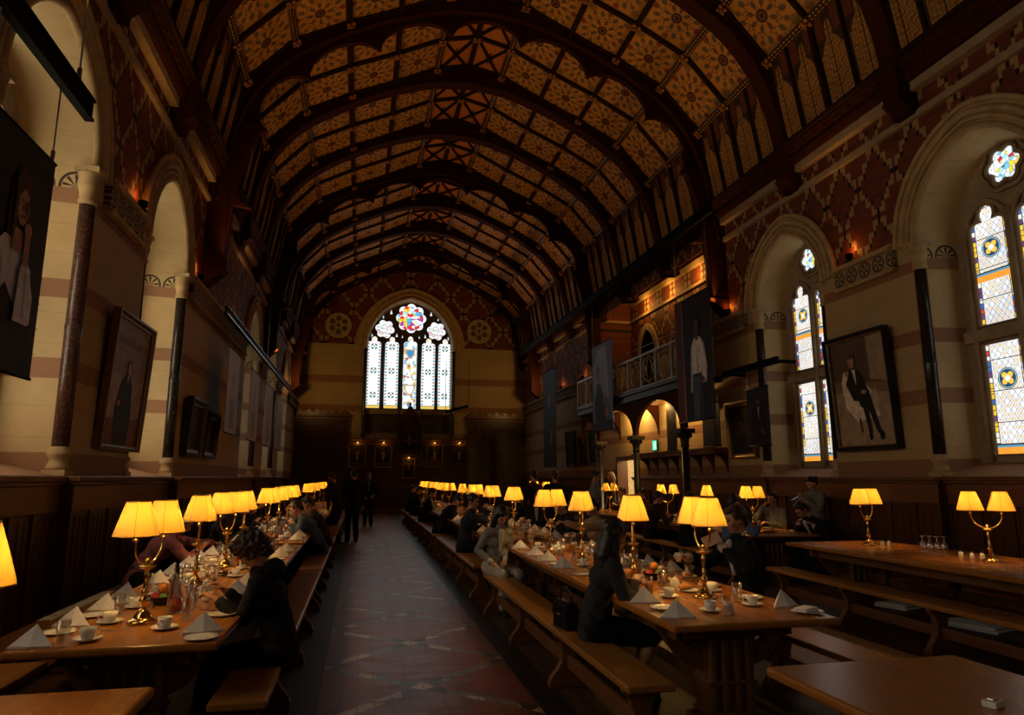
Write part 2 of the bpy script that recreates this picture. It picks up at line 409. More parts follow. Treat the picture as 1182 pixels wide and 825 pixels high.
# stained glass, daylight from outside put in as the panes' own glow
def glassmat(name, kind, k):
    t = NT(name); X = t.xyz(t.coord('UV')); u = X[0]; v = X[1]     # u -1..1 across a light, v metres up
    co = t.coord()
    if kind == 'light':
        au = t.ab(u); U = t.mul(u, .29)
        sky = t.ramp(t.noise(co, 1.1, 2), [(.35, (.70, .76, .84)), (.65, (1.0, 1.0, .98))])
        d1 = t.fr(t.addn(t.m('DIVIDE', U, .088), t.m('DIVIDE', v, .118))); d2 = t.fr(t.sub(t.m('DIVIDE', U, .088), t.m('DIVIDE', v, .118)))
        lead = t.mx(t.lt(d1, .13), t.lt(d2, .13))
        cell = t.n('TexWhiteNoise', _noise_dimensions='2D'); t.put(cell.inputs['Vector'], t.vec(t.m('FLOOR', t.addn(t.m('DIVIDE', U, .088), t.m('DIVIDE', v, .118))), t.m('FLOOR', t.sub(t.m('DIVIDE', U, .088), t.m('DIVIDE', v, .118)))))
        dd = t.mul(t.lt(t.ab(t.sub(d1, .56)), .27), t.lt(t.ab(t.sub(d2, .56)), .27))
        c = t.mix(t.mul(dd, t.gt(cell.outputs[0], .35)), sky, (.95, .60, .30))
        c = t.mix(t.mul(lead, .75), c, (.16, .16, .17))
        # coloured border
        bv = t.m('FLOOR', t.m('DIVIDE', v, .075)); wn = t.n('TexWhiteNoise', _noise_dimensions='2D'); t.put(wn.inputs['Vector'], t.vec(bv, t.gt(u, 0.0)))
        bc = t.ramp(wn.outputs[0], [(0, (.55, .05, .05)), (.16, (.80, .52, .04)), (.36, (.14, .05, .16)), (.52, (.85, .85, .78)), (.66, (.85, .62, .05)), (.8, (.05, .13, .40)), (.92, (.75, .80, .80))], 'CONSTANT')
        c = t.mix(t.gt(au, .77), c, bc); c = t.mix(t.mul(t.gt(au, .77), t.lt(t.fr(t.m('DIVIDE', v, .075)), .14)), c, (.03, .03, .03))
        c = t.mix(t.within(au, .745, .785), c, (.05, .06, .07)); c = t.mix(t.within(au, .93, .97), c, (.45, .65, .75))
        # iron saddle bars
        c = t.mix(t.lt(t.fr(t.m('DIVIDE', v, .43)), .025), c, (.03, .03, .03))
        for vc in (1.02, 2.86):
            dv = t.sub(v, vc); r = t.m('SQRT', t.addn(t.mul(U, U), t.mul(dv, dv))); a = t.m('ARCTAN2', dv, U)
            ri = t.lt(r, .145); c = t.mix(ri, c, (.02, .06, .13)); c = t.mix(t.within(r, .122, .134), c, (.35, .55, .55))
            pet = t.mul(t.lt(r, t.m('MULTIPLY_ADD', t.ab(t.m('SINE', t.mul(a, 2.0))), .055, .05)), t.gt(r, .04)); c = t.mix(pet, c, (.95, .55, .06))
            c = t.mix(t.lt(r, .04), c, (.75, .85, .9))
        for a, b in ((0, .10), (2.40, 2.49)):
            c = t.mix(t.within(v, a, b), c, t.mix(t.noise(co, 30, 1), (.95, .42, .05), (.80, .25, .03)))
            c = t.mix(t.within(v, b, b + .03), c, (.10, .30, .42)); c = t.mix(t.within(v, b + .03, b + .05), c, (.03, .03, .04))
    elif kind == 'far':
        au = t.ab(u); sky = (.90, .97, 1.0)
        q = t.noise(co, 9, 2); c = t.mix(t.mul(t.gt(q, .56), .35), sky, (.75, .85, .95))
        bv = t.fr(t.m('DIVIDE', v, .155)); c = t.mix(t.mul(t.within(au, .62, .86), t.lt(t.ab(t.sub(bv, .5)), .26)), c, t.mix(t.gt(t.fr(t.m('DIVIDE', v, .31)), .5), (.45, .16, .08), (.08, .25, .30)))
        c = t.mix(t.within(au, .86, .91), c, (.30, .60, .66))
        for vc in (.65, 1.85, 3.05):
            dv = t.sub(v, vc); U = t.mul(u, .35); r = t.m('SQRT', t.addn(t.mul(U, U), t.mul(dv, dv))); a = t.m('ARCTAN2', dv, U)
            cr = t.mul(t.lt(r, .165), t.gt(t.ab(t.m('SINE', t.mul(a, 2.0))), .5)); c = t.mix(cr, c, (.10, .14, .12)); c = t.mix(t.within(r, .05, .085), c, (.75, .85, .8))
        c = t.mix(t.lt(v, .13), c, (.70, .48, .10)); c = t.mix(t.within(v, .13, .17), c, (.35, .25, .06))
        c = t.mix(t.mul(t.gt(v, 3.35), t.gt(t.noise(co, 12, 0), .54)), c, (.80, .50, .12))
    elif kind == 'farmid':
        au = t.ab(u); vo = t.n('TexVoronoi', _feature='F1'); t.put(vo.inputs['Vector'], co); vo.inputs['Scale'].default_value = 8.5
        wn = t.n('TexWhiteNoise', _noise_dimensions='3D'); t.put(wn.inputs['Vector'], vo.outputs['Position'])
        c = t.ramp(wn.outputs[0], [(0, (.85, .95, 1)), (.42, (.80, .48, .08)), (.55, (.9, .95, 1)), (.72, (.25, .45, .60)), (.82, (.85, .9, .95)), (.93, (.45, .10, .06))], 'CONSTANT')
        for vc, sz, ink in ((2.75, .27, (.05, .25, .55)), (.95, .30, (.9, .95, 1)), (.2, .16, (.08, .25, .55))):
            U = t.mul(u, .35); dv = t.sub(v, vc); sh = t.mul(t.lt(t.ab(U), t.m('MULTIPLY_ADD', t.m('MINIMUM', dv, 0.0), .6, sz * .85)), t.within(dv, -sz, sz * .8))
            c = t.mix(sh, c, (.55, .33, .10)); s2 = t.mul(t.lt(t.ab(U), t.m('MULTIPLY_ADD', t.m('MINIMUM', dv, 0.0), .6, sz * .62)), t.within(dv, -sz * .7, sz * .6)); c = t.mix(s2, c, ink)
        c = t.mix(t.within(au, .80, .9), c, (.35, .6, .65))
    else:   # rosette : uv -1..1
        r = t.m('SQRT', t.addn(t.mul(u, u), t.mul(v, v))); a = t.m('ARCTAN2', v, u)
        vo = t.n('TexVoronoi', _feature='F1'); t.put(vo.inputs['Vector'], t.vec(u, v, .37)); vo.inputs['Scale'].default_value = {'rose': 4.2, 'rosebig': 4.6, 'circ': 4.6}[kind]
        wn = t.n('TexWhiteNoise', _noise_dimensions='3D'); t.put(wn.inputs['Vector'], vo.outputs['Position'])
        if kind == 'rosebig': st = [(0, (.75, .03, .03)), (.22, (.85, .92, 1)), (.40, (.10, .40, .70)), (.52, (.80, .60, .05)), (.62, (.9, .95, 1)), (.76, (.38, .03, .25)), (.84, (.35, .75, .8)), (.93, (.8, .75, .6))]
        elif kind == 'rose': st = [(0, (.9, .95, 1)), (.35, (.75, .55, .55)), (.48, (.95, .97, 1)), (.7, (.55, .75, .6)), (.82, (.9, .95, 1)), (.93, (.7, .3, .25))]
        else: st = [(0, (.9, .97, 1)), (.25, (.20, .55, .8)), (.42, (.92, .96, 1)), (.58, (.9, .65, .05)), (.68, (.9, .97, 1)), (.84, (.5, .03, .04)), (.92, (.35, .75, .9))]
        c = t.ramp(wn.outputs[0], st, 'CONSTANT')
        ed = t.n('TexVoronoi', _feature='DISTANCE_TO_EDGE'); t.put(ed.inputs['Vector'], t.vec(u, v, .37)); ed.inputs['Scale'].default_value = vo.inputs['Scale'].default_value
        c = t.mix(t.lt(ed.outputs['Distance'], .035), c, (.04, .04, .05))
        c = t.mix(t.mul(t.gt(r, .82), t.gt(t.noise(co, 6, 1), .35)), c, (.85, .95, 1))
    if k > 3: c = t.mix(1.0, c, c); mm = t.n('Mix', _data_type='RGBA', _blend_type='MULTIPLY'); mm.inputs[0].default_value = 1; t.put(mm.inputs[6], c); mm.inputs[7].default_value = (1, .90, .70, 1); c = mm.outputs[2]
    return t.finish((.02, .02, .02), .15, emit=c, estr=k)
M['g_light'] = glassmat('leaded quarry glass', 'light', .90)
M['g_light_sun'] = glassmat('leaded quarry glass in the sun', 'light', 4.6)  # stronger, warmer pane glow stands in for sun on the left side
M['g_circ_sun'] = glassmat('tracery rose glass in the sun', 'circ', 4.6)
M['g_circ'] = glassmat('tracery rose glass', 'circ', 1.0)
M['g_far'] = glassmat('far window grisaille', 'far', .95)
M['g_farmid'] = glassmat('far window heraldic light', 'farmid', .92)
M['g_rose'] = glassmat('far window small rose', 'rose', .95)
M['g_rosebig'] = glassmat('far window great rose', 'rosebig', 1.0)
# ---------------------------------------------------------------- the hall shell
XL, XR, XC, YF, YB = -3.1, 7.9, 2.4, 33.3, -5.6
ZT = 7.75
def arch(c, hw, spring, d, n=12, k=0.0):
    # pointed arch, left springing -> apex -> right springing (k grows it evenly)
    R = hw + d + k; w = hw + k
    a1 = math.acos(d / R)
    left = [(c + d - R * cos(a1 * i / n), spring + R * sin(a1 * i / n)) for i in range(n + 1)]
    right = [(2 * c - y, z) for y, z in left[::-1]]
    return left + right[1:]
HW, SILL, SPR, AD = 1.02, 1.62, 5.02, .21
WC_R = [-1.3, 2.9, 7.1, 11.3]
WC_L = [-1.3, 2.9, 7.05, 11.2, 19.9, 24.1, 28.3]
GAL = (14.25, 22.05, 3.72, 7.04)          # gallery recess in the right wall : y0 y1 z0 z1

def side_wall(name, X, cs, rect=None, doors=()):
    w = MB(); zt = ZT + .1
    def q(y0, y1, z0, z1):
        if y1 > y0 and z1 > z0: w.quad((X, y0, z0), (X, y1, z0), (X, y1, z1), (X, y0, z1))
    ev = [('w', c - HW, c + HW, c) for c in cs] + [('d', a, b, h) for a, b, h in doors]
    if rect:
        ev = [e for e in ev]
    segs = sorted(ev, key=lambda e: e[1]); y = YB
    cuts = []
    for e in segs:
        cuts.append((y, e[1], None)); cuts.append((e[1], e[2], e)); y = e[2]
    cuts.append((y, YF, None))
    def plainspan(a, b, z0=0):
        if rect and a < rect[1] and b > rect[0]:
            for (p, r_) in ((a, min(b, rect[0])), (max(a, rect[1]), b)): q(p, r_, z0, zt)
            m0, m1 = max(a, rect[0]), min(b, rect[1]); q(m0, m1, z0, rect[2]); q(m0, m1, rect[3], zt)
        else: q(a, b, z0, zt)
    for a, b, e in cuts:
        if e is None: plainspan(a, b)
        elif e[0] == 'd': plainspan(a, b, e[3])
        else:
            q(a, b, 0, SILL); p = arch(e[3], HW, SPR, AD)
            for (y0, z0), (y1, z1) in zip(p, p[1:]):
                w.quad((X, y0, z0), (X, y1, z1), (X, y1, zt), (X, y0, zt))
    return tag(obj(name, w, M['wall_side']), name.replace('_', ' ') + ' of banded cream stone with diapered red brick above', 'wall', kind='structure')
side_wall('wall_left', XL, WC_L)
side_wall('wall_right', XR, WC_R, GAL, [(19.0, 20.55, 2.12)])

def ring(mb, outline, X, r, n=6, close=True, m=0):
    mb.tube([(X, y, z) for y, z in outline], r, n, m, close)
def light_outline(c, hw, z0, z1, head=0):
    if not head: return [(c - hw, z0), (c + hw, z0), (c + hw, z1), (c - hw, z1)]
    pts = [(c - hw, z0), (c + hw, z0), (c + hw, z1)]
    # trefoil head : two side foils and a raised top foil
    for k in range(1, 6): a = -.5 + (pi * .62 + .5) * k / 5; pts.append((c + hw * .52 + hw * .50 * cos(a), z1 + .05 + hw * .50 * sin(a)))
    for k in range(0, 7): a = -.25 + (pi + .5) * k / 6; pts.append((c + hw * .46 * cos(a), z1 + .05 + head * .62 + hw * .52 * sin(a)))
    m = [(2 * c - y, z) for y, z in pts[3:8]][::-1]
    return pts + m + [(c - hw, z1)]
def foil(c, zc, r, n=6, ph=0, dip=.22, k=48):
    return [(c + r * (1 - dip + dip * abs(cos(n / 2 * a + ph))) * cos(a), zc + r * (1 - dip + dip * abs(cos(n / 2 * a + ph))) * sin(a)) for a in [2 * pi * i / k for i in range(k)]]
WN = [0]
def side_window(X, s, c, full=True):
    # s : outward direction (+1 right wall, -1 left wall)
    WN[0] += 1; side = 'right' if s > 0 else 'left'
    w = empty('window_%d' % WN[0], (0, 0, 0), 0, 'stone arched window of two leaded lights under a small rose in the %s wall, centred %.0f metres from the far end' % (side, YF - c), 'window', 'arched windows of the %s wall' % side, 'structure')
    D = .56 if s > 0 else .70; h2 = HW - .10
    o1 = [(c - HW, SILL)] + arch(c, HW, SPR, AD, 12) + [(c + HW, SILL)]
    o2 = [(c - h2, SILL + .18)] + arch(c, h2, SPR, AD, 12) + [(c + h2, SILL + .18)]
    r = MB(); n = len(o1)
    r.add([(X, y, z) for y, z in o1] + [(X + s * D, y, z) for y, z in o2], [(i, i + 1, n + i + 1, n + i) for i in range(n - 1)] + [(n - 1, 0, n, 2 * n - 1)])
    obj('reveal', r, M['jamb'], w, fix=False)
    # moulded arch ring on the wall face
    a = MB(); A = arch(c, HW, SPR, AD, 14, 0.0); B = arch(c, HW, SPR, AD, 14, .40)
    a.band(A, B, 'x', X - s * .035, X + s * .02)
    for k, rr, dx in ((.035, .05, .03), (.15, .035, .045), (.25, .05, .04), (.385, .04, .05)):
        a.tube([(X - s * dx, y, z) for y, z in arch(c, HW, SPR, AD, 14, k)], rr, 7)
    obj('arch_moulding', a, M['stone'], w)
    Xg = X + s * D
    p = MB(); p.prism(o2, 'x', Xg, Xg + s * .12); obj('tracery_plate', p, M['stone_dk'], w)
    fr = MB(); outs = []
    for cc in (c - .36, c + .36):
        outs.append(('q', light_outline(cc, .29, 1.90, 3.42), cc, 1.90))
        outs.append(('q', light_outline(cc, .29, 3.68, 4.98, .34), cc, 1.90))
    outs.append(('c', foil(c, 5.82, .27), c, 5.82))
    for kind, ol, cc, z0 in outs:
        g = MB(); xg = Xg - s * .012
        uv = [((y - cc) / .29, z - z0) if kind == 'q' else ((y - cc) / .27, (z - z0) / .27) for y, z in ol]
        g.poly([(xg, y, z) for y, z in ol], 0, uv)
        obj('pane', g, M[('g_light' if kind == 'q' else 'g_circ') + ('' if s > 0 or c > 15 else '_sun')], w, fix=False)
        ring(fr, ol, Xg - s * .03, .032)
        if kind == 'c': ring(fr, foil(c, 5.82, .36, 6, 0, .12), Xg - s * .03, .03)
    fr.tube([(Xg - s * .06, c, SILL + .2), (Xg - s * .06, c, 5.2)], .055, 8)
    for q in (-1, 1): fr.tube([(Xg - s * .04, c + q * .72, SILL + .2), (Xg - s * .04, c + q * .72, 5.0)], .045, 8)
    fr.box(min(Xg, Xg - s * .09), max(Xg, Xg - s * .09), c - h2 + .03, c + h2 - .03, 3.47, 3.63)
    for cc in (c - .36, c + .36):
        fr.tube([(Xg - s * .04, y, z) for y, z in arch(cc, .33, 4.98, .16, 8)], .035, 6)
    obj('tracery_frame', fr, M['stone_dk'], w)
    return w
for c in WC_R: side_window(XR, 1, c)
for c in WC_L: side_window(XL, -1, c)

def column(X, Y, s, mat, label):
    e = empty('shaft_column', (X, Y, SILL), 0, label, 'column', 'stone shafts flanking the arched windows')
    b = MB(); b.box(-.11, .11, -.11, .11, .0, .06); b.lathe([(.105, .06), (.112, .085), (.102, .115), (.09, .13), (.086, .18), (.118, .215), (.118, .235), (.09, .265), (.086, .30)], 18)
    obj('base', b, M['stone'], e)
    obj('shaft', MB().lathe([(.083, .28), (.085, 1.55), (.089, 1.57), (.089, 1.60), (.085, 1.62), (.081, 3.0)], 18), mat, e)
    k = MB().lathe([(.085, 2.98), (.10, 3.0), (.10, 3.03), (.088, 3.05), (.094, 3.12), (.112, 3.18), (.112, 3.21), (.10, 3.23), (.125, 3.33), (.128, 3.36)], 18)
    k.box(-.125, .125, -.125, .125, 3.35, 3.41); obj('capital', k, M['stone'], e)
for c in (7.05, 11.2):
    for q in (-1, 1):
        nm = 'first' if c < 8 else 'second'
        column(XL - (.01 if q > 0 else .085), c + q * (HW + (.03 if q > 0 else -.075)), -1, M['marble_red' if c < 8 else 'marble'],
               '%s marble shaft with cream base and capital on the %s side of the %s left-wall window' % ('mottled red' if c < 8 else 'black', 'near' if q < 0 else 'far', nm))
for c in (7.1, 11.3):
    for q in (-1, 1):
        column(XR + (.01 if q > 0 else .085), c + q * (HW + (.03 if q > 0 else -.075)), 1, M['marble'], 'polished black shaft with cream capital on the %s side of the %s right-wall window' % ('near' if q < 0 else 'far', 'first' if c < 8 else 'second'))
for c in (19.9, 24.1):
    column(XL - .01, c + HW + .03, -1, M['marble_red'], 'dim red marble shaft on the left wall %s' % ('behind the second and third hanging banners' if c < 21 else 'behind the last hanging banner'))

TN = [0]
def trim(mb, mats, label, **k):
    TN[0] += 1
    return tag(obj('trim_%d' % TN[0], mb, mats, **k), label, 'trim', kind='structure')
def piers(cs, y1):
    e = HW + .42; ys = sorted(cs); out = []
    for a, b in zip(ys, ys[1:] + [None]):
        out.append((a + e, (b - e) if b is not None else y1))
    return out
for X, s, cs, nm in ((XL, 1, WC_L, 'left'), (XR, -1, WC_R, 'right')):
    f = MB(); t2 = MB()
    P = piers(cs, 14.1 if nm == 'right' else YF)
    if nm == 'right': P.append((22.2, YF))
    for a, b in P:
        f.box(*sorted((X, X + s * .085)), a, b, 4.74, 5.03)
        t2.box(*sorted((X, X + s * .16)), a, b, 5.03, 5.09); t2.box(*sorted((X, X + s * .12)), a, b, 5.09, 5.13); t2.box(*sorted((X, X + s * .12)), a, b, 4.70, 4.74)
    trim(f, M['frieze'], 'carved foliage frieze under the brickwork of the %s wall' % nm)
    trim(t2, M['stone'], 'cream stone ledge above the carved frieze of the %s wall' % nm, bevel=.015)
    st = MB()
    for a, b in ([(YB, YF)] if nm == 'left' else [(YB, GAL[0]), (GAL[1], YF)]):
        st.box(*sorted((X, X + s * .07)), a, b, 6.86, 6.95); st.box(*sorted((X, X + s * .05)), a, b, 6.95, 6.98)
        st.box(*sorted((X, X + s * .13)), a, b, 7.26, 7.40)
    trim(st, M['stone_dk'], 'pale stone string courses high on the %s wall' % nm)
    co = MB()
    co.prism([(X, 7.40), (X + s * .20, 7.40), (X + s * .24, 7.5), (X + s * .22, 7.56), (X + s * .3, 7.7), (X + s * .3, 7.84), (X, 7.9)], 'y', YB, YF)
    for i in range(130):
        y = YB + .15 + i * .3
        if y < YF: co.ell((X + s * .25, y, 7.62), (.03, .09, .045), 8, 5)
    trim(co, M['truss'], 'dark carved timber cornice along the top of the %s wall' % nm)
    # oak panelling, stepping forward in front of the piers
    d = MB(); dr = MB()
    def pan(a, b, off):
        d.box(*sorted((X, X + s * (.05 + off))), a, b, 0, 1.55)
        n = max(1, round((b - a) / .52)); w = (b - a) / n; xf = X + s * (.05 + off)
        for i in range(n + 1):
            y = a + i * w; d.box(*sorted((xf, xf + s * .025)), max(a, y - .045), min(b, y + .045), 0, 1.33)
        for i in range(int((b - a) / .13)):
            y = a + .065 + i * .13; d.box(*sorted((xf, xf + s * .008)), y - .012, y + .012, .1, 1.2)
        dr.box(*sorted((xf, xf + s * .035)), a, b, 1.25, 1.52); dr.box(*sorted((xf, xf + s * .03)), a, b, .0, .16)
        dr.box(*sorted((xf - s * .02, xf + s * .07)), a - (.02 if off else 0), b + (.02 if off else 0), 1.52, 1.56)
        dr.box(*sorted((X, xf + s * .10)), a - (.03 if off else 0), b + (.03 if off else 0), 1.56, 1.615)
    y = YB
    cuts = []
    for c in sorted(cs): cuts += [(y, c - HW + .1, .13), (c - HW + .1, c + HW - .1, 0)]; y = c + HW - .1
    cuts += [(y, 18.95, .06), (20.6, YF, .06)] if nm == 'right' else [(y, YF, .13)]
    for a, b, o_ in cuts:
        if b > a: pan(a, b, o_)
    trim(d, M['dado'], 'dark oak wall panelling along the %s wall' % nm)
    trim(dr, M['dado_h'], 'moulded oak rail and capping on the %s wall panelling' % nm, bevel=.008)

# floor : tiles down the aisles, dark strips, boards under the tables
f = MB()
def fz(x0, x1, m, y0=YB, y1=YF): f.quad((x0, y0, 0), (x1, y0, 0), (x1, y1, 0), (x0, y1, 0), m)
fz(XL - .6, -.46, 1); fz(-.46, -.24, 2); fz(-.24, 1.3, 0); fz(1.3, 1.52, 2); fz(1.52, 3.62, 1); fz(3.62, 5.0, 0); fz(5.0, XR + 1.3, 1)
tag(obj('floor', f, [M['tiles'], M['boards'], M['strip']], fix=False), 'red tiled aisle with a pale lattice between dark strips and floorboards under the tables', 'floor', kind='structure')

# the end wall with its great window
FW, FSILL, FSPR, FD, FX = 2.12, 4.86, 7.85, .42, 2.15
w = MB(); A = arch(FX, FW, FSPR, FD, 16)
def q(x0, x1, z0, z1): w.quad((x0, YF, z0), (x1, YF, z0), (x1, YF, z1), (x0, YF, z1))
q(XL - .4, FX - FW, 0, 13); q(FX + FW, XR + .4, 0, 13); q(FX - FW, FX + FW, 0, 3.45)
for (x0, z0), (x1, z1) in zip(A, A[1:]): w.quad((x0, YF, z0), (x1, YF, z1), (x1, YF, 13), (x0, YF, 13))
tag(obj('wall_far', w, M['wall_far']), 'end wall of cream and red banded stone with diapered brick gable', 'wall', kind='structure')
w = MB().box(XL - .4, XR + .4, YB - .1, YB, 0, 13); tag(obj('wall_near', w, M['wall_side']), 'plain wall closing the near end of the hall', 'wall', kind='structure')
WN[0] += 1
fw = empty('window_%d' % WN[0], (0, 0, 0), 0, 'great end window of five stained glass lights below three foiled roses', 'window', None, 'structure')
o1 = [(FX - FW, 3.45)] + A + [(FX + FW, 3.45)]; h2 = FW - .1
o2 = [(FX - h2, 3.75)] + arch(FX, h2, FSPR, FD, 16) + [(FX + h2, 3.75)]
r = MB(); n = len(o1)
r.add([(x, YF, z) for x, z in o1] + [(x, YF + .5, z) for x, z in o2], [(i, i + 1, n + i + 1, n + i) for i in range(n - 1)] + [(n - 1, 0, n, 2 * n - 1)])
obj('reveal', r, M['stone_dk'], fw, fix=False)
a = MB(); a.band(A, arch(FX, FW, FSPR, FD, 16, .52), 'y', YF - .05, YF + .02)
for k, rr in ((.04, .07), (.25, .05), (.5, .06)): a.tube([(x, YF - .05, z) for x, z in arch(FX, FW, FSPR, FD, 16, k)], rr, 8)
for q_ in (-1, 1): a.box(FX + q_ * (FW + .28) - .3, FX + q_ * (FW + .28) + .3, YF - .1, YF, FSPR - .18, FSPR)
obj('arch_moulding', a, M['stone'], fw)
for q_ in (-1, 1):
    obj('jamb_shaft', MB().lathe([(.1, 3.5), (.085, 3.7), (.085, 7.6), (.13, 7.75)], 12, (FX + q_ * (FW + .02), YF - .02, 0)), M['marble'], fw)
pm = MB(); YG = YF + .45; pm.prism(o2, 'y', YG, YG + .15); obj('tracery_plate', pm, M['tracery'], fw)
sl = MB().box(FX - h2, FX + h2, YG - .25, YG, 4.62, 4.84); obj('sill', sl, M['stone_dk'], fw)
fr = MB()
def far_pane(ol, mat, uvf):
    g = MB(); g.poly([(x, YG - .012, z) for x, z in ol], 0, [uvf(x, z) for x, z in ol]); obj('pane', g, M[mat], fw, fix=False)
    fr.tube([(x, YG - .03, z) for x, z in ol], .03, 6, 0, True)
for i, cx in enumerate((-1.74, -.87, .03, .93, 1.76)):
    ol = light_outline(FX + cx, .355, 4.92, 8.02 if i != 2 else 8.08, .40)
    far_pane(ol, 'g_farmid' if i == 2 else 'g_far', lambda x, z, c=FX + cx: ((x - c) / .355, z - 4.92))
for i in (-1.305, -.42, .48, 1.345): fr.tube([(FX + i, YG - .06, 4.86), (FX + i, YG - .06, 8.35)], .05, 8)
far_pane(foil(FX + .03, 9.46, .78, 8, .0, .16, 64), 'g_rosebig', lambda x, z: ((x - FX) / .78, (z - 9.46) / .78))
for cx, z in ((-1.25, 8.86), (1.3, 8.86)): far_pane(foil(FX + cx, z, .5, 6, .5, .2), 'g_rose', lambda x, zz, c=FX + cx, z0=z: ((x - c) / .5, (zz - z0) / .5))
for cx, z, s_ in ((-.96, 9.72, .14), (1.02, 9.72, .14), (-1.34, 9.47, .10), (1.38, 9.47, .10), (-1.86, 8.5, .12), (-.66, 8.56, .12), (-.38, 8.5, .09), (.45, 8.5, .09), (.75, 8.56, .12), (1.9, 8.5, .12), (0.03, 10.29, .05)):
    ol = [(FX + cx + s_ * .75 * cos(a), z + s_ * 1.15 * sin(a)) for a in (pi / 2, pi * 1.2, pi * 1.8)] if s_ > .06 else foil(FX + cx, z, s_, 4)
    far_pane(ol, 'g_rose', lambda x, zz, c=FX + cx, z0=z: ((x - c) / .3, (zz - z0) / .3))
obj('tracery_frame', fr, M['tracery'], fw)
# rosettes either side; dark discs paint the shade in their holes
for nm, cx in (('left', -1.32), ('right', 5.55)):
    e = empty('stone_rosette', (cx, YF - .001, 8.86), 0, 'round cream stone rosette pierced with six holes %s of the end window' % nm, 'rosette', 'stone rosettes on the end wall')
    rb = MB().lathe([(.0, .0), (.62, .0), (.64, .05), (.58, .09), (.52, .06), (.0, .06)], 32); rb.v = [(x, -z, y) for x, y, z in rb.v]
    obj('disc', rb, M['stone'], e); h = MB()
    for k in range(6):
        a = 2 * pi * k / 6 + .52; hb = [(.33 * cos(a) + .13 * cos(j * pi / 8), .33 * sin(a) + .13 * sin(j * pi / 8)) for j in range(16)]
        h.prism(hb, 'y', -.075, -.05)
    hb = [(.09 * cos(j * pi / 8), .09 * sin(j * pi / 8)) for j in range(16)]; h.prism(hb, 'y', -.075, -.05)
    obj('hole_shade', h, M['tracery'], e)

# oak screen panelling of the end wall
p = MB(); g2 = MB()
def screen(x0, x1, z1, dep):
    y = YF - dep
    p.box(x0, x1, y, YF, 0, z1); n = round((x1 - x0) / .42); wd = (x1 - x0) / n
    for i in range(n + 1): p.box(x0 + i * wd - .03, x0 + i * wd + .03, y - .04, y, 0, z1 - .2)
    for z in (.2, 1.15, z1 * .66, z1 - .22): g2.box(x0, x1, y - .05, y, z - .04, z + .05)
    g2.box(x0 - .05, x1 + .05, y - .10, YF, z1 - .12, z1); g2.box(x0 - .02, x1 + .02, y - .06, YF, z1, z1 + .06)
    if z1 > 4:
        for i in range(n):
            c = x0 + (i + .5) * wd
            g2.tube([(cx, y - .03, z) for cx, z in arch(c, wd / 2 - .05, 3.75, .12, 6)], .022, 6)
            g2.prism([(c - .1, z1 + .06), (c + .1, z1 + .06), (c + .1, z1 + .14), (c, z1 + .2), (c - .1, z1 + .14)], 'y', y - .04, y + .02)
screen(XL, -.66, 4.55, .18); screen(5.0, XR, 4.55, .18); screen(-.66, 5.0, 3.38, .12)
trim(p, M['dado'], 'dark oak screen panelling across the end wall'); trim(g2, M['dado_h'], 'carved rails and blind tracery on the end wall panelling')
st = MB().box(-.6, XR, 31.7, YF, 0, .16); st.box(XL, -.6, 31.7, YF, 0, .16); trim(st, M['dado_h'], 'oak step before the end wall', bevel=.01)

# ---------------------------------------------------------------- the painted timber roof
SEC = [(0, 12.30), (.86, 12.10), (1.92, 11.58), (3.0, 11.10), (4.08, 10.52), (4.98, 9.50), (5.26, 7.80)]
TR = [2.4 + .0 + 2.8 * k for k in range(-2, 12)]
T0 = 13.6; TR = [T0 + 2.8 * k for k in range(-6, 8)]     # truss lines
pn = MB()
for b0, b1 in zip(TR, TR[1:]):
    for h in range(2):
        y0 = b0 + h * 1.4; y1 = y0 + 1.4
        for sg in (-1, 1):
            for i, (p0, p1) in enumerate(zip(SEC, SEC[1:])):
                k = 1 if i == 0 else (2 if i == 5 else 0); nu = 2 if i == 5 else 1
                a = (XC + sg * p1[0], y0, p1[1]); b = (XC + sg * p1[0], y1, p1[1]); c_ = (XC + sg * p0[0], y1, p0[1]); d_ = (XC + sg * p0[0], y0, p0[1])
                pn.quad(a, b, c_, d_, k, [(0, .001), (nu, .001), (nu, .999), (0, .999)])
ce = tag(obj('ceiling', pn, [M['panel'], M['panel_ridge'], M['panel_arch']], fix=False), 'painted timber vault of ochre panels with dark flower patterns', 'ceiling', kind='structure')
# closing skin above
sk = MB()
for p0, p1 in zip(SEC, SEC[1:]):
    for sg in (-1, 1): sk.quad((XC + sg * (p0[0] + .0), YB, p0[1] + .12), (XC + sg * (p0[0]), YF + .1, p0[1] + .12), (XC + sg * (p1[0] + .1), YF + .1, p1[1] + .12), (XC + sg * (p1[0] + .1), YB, p1[1] + .12))
obj('roof_boarding', sk, M['truss'], ce, fix=False)
def beam(mb, a, b, wd, dp, m=0, nbead=0):
    a = V(a); b = V(b); d = (b - a); L = d.length; d.normalize()
    nrm = V((XC, (a.y + b.y) / 2, 7.0)) - (a + b) / 2; nrm -= d * nrm.dot(d); nrm.normalize(); s_ = d.cross(nrm)
    vs = [q_ + s_ * x * wd / 2 + nrm * z for q_ in (a, b) for x, z in ((-1, -.02), (1, -.02), (1, dp * .6), (.55, dp), (-.55, dp), (-1, dp * .6))]
    fs = [(i, (i + 1) % 6, 6 + (i + 1) % 6, 6 + i) for i in range(6)]
    u = nbead
    mb.add(vs, fs, m, False, [[(0, 0), (0, 1), (u, 1), (u, 0)]] * 6)
pu = MB()
for i, (x, z) in enumerate(SEC):
    bd = 1 if i in (1, 4, 5) else 0
    for sg in ((-1, 1) if i else (1,)):
        for b0, b1 in zip(TR, TR[1:]): beam(pu, (XC + sg * x, b0, z), (XC + sg * x, b1, z), .15 if bd else .11, .11, bd, 30)
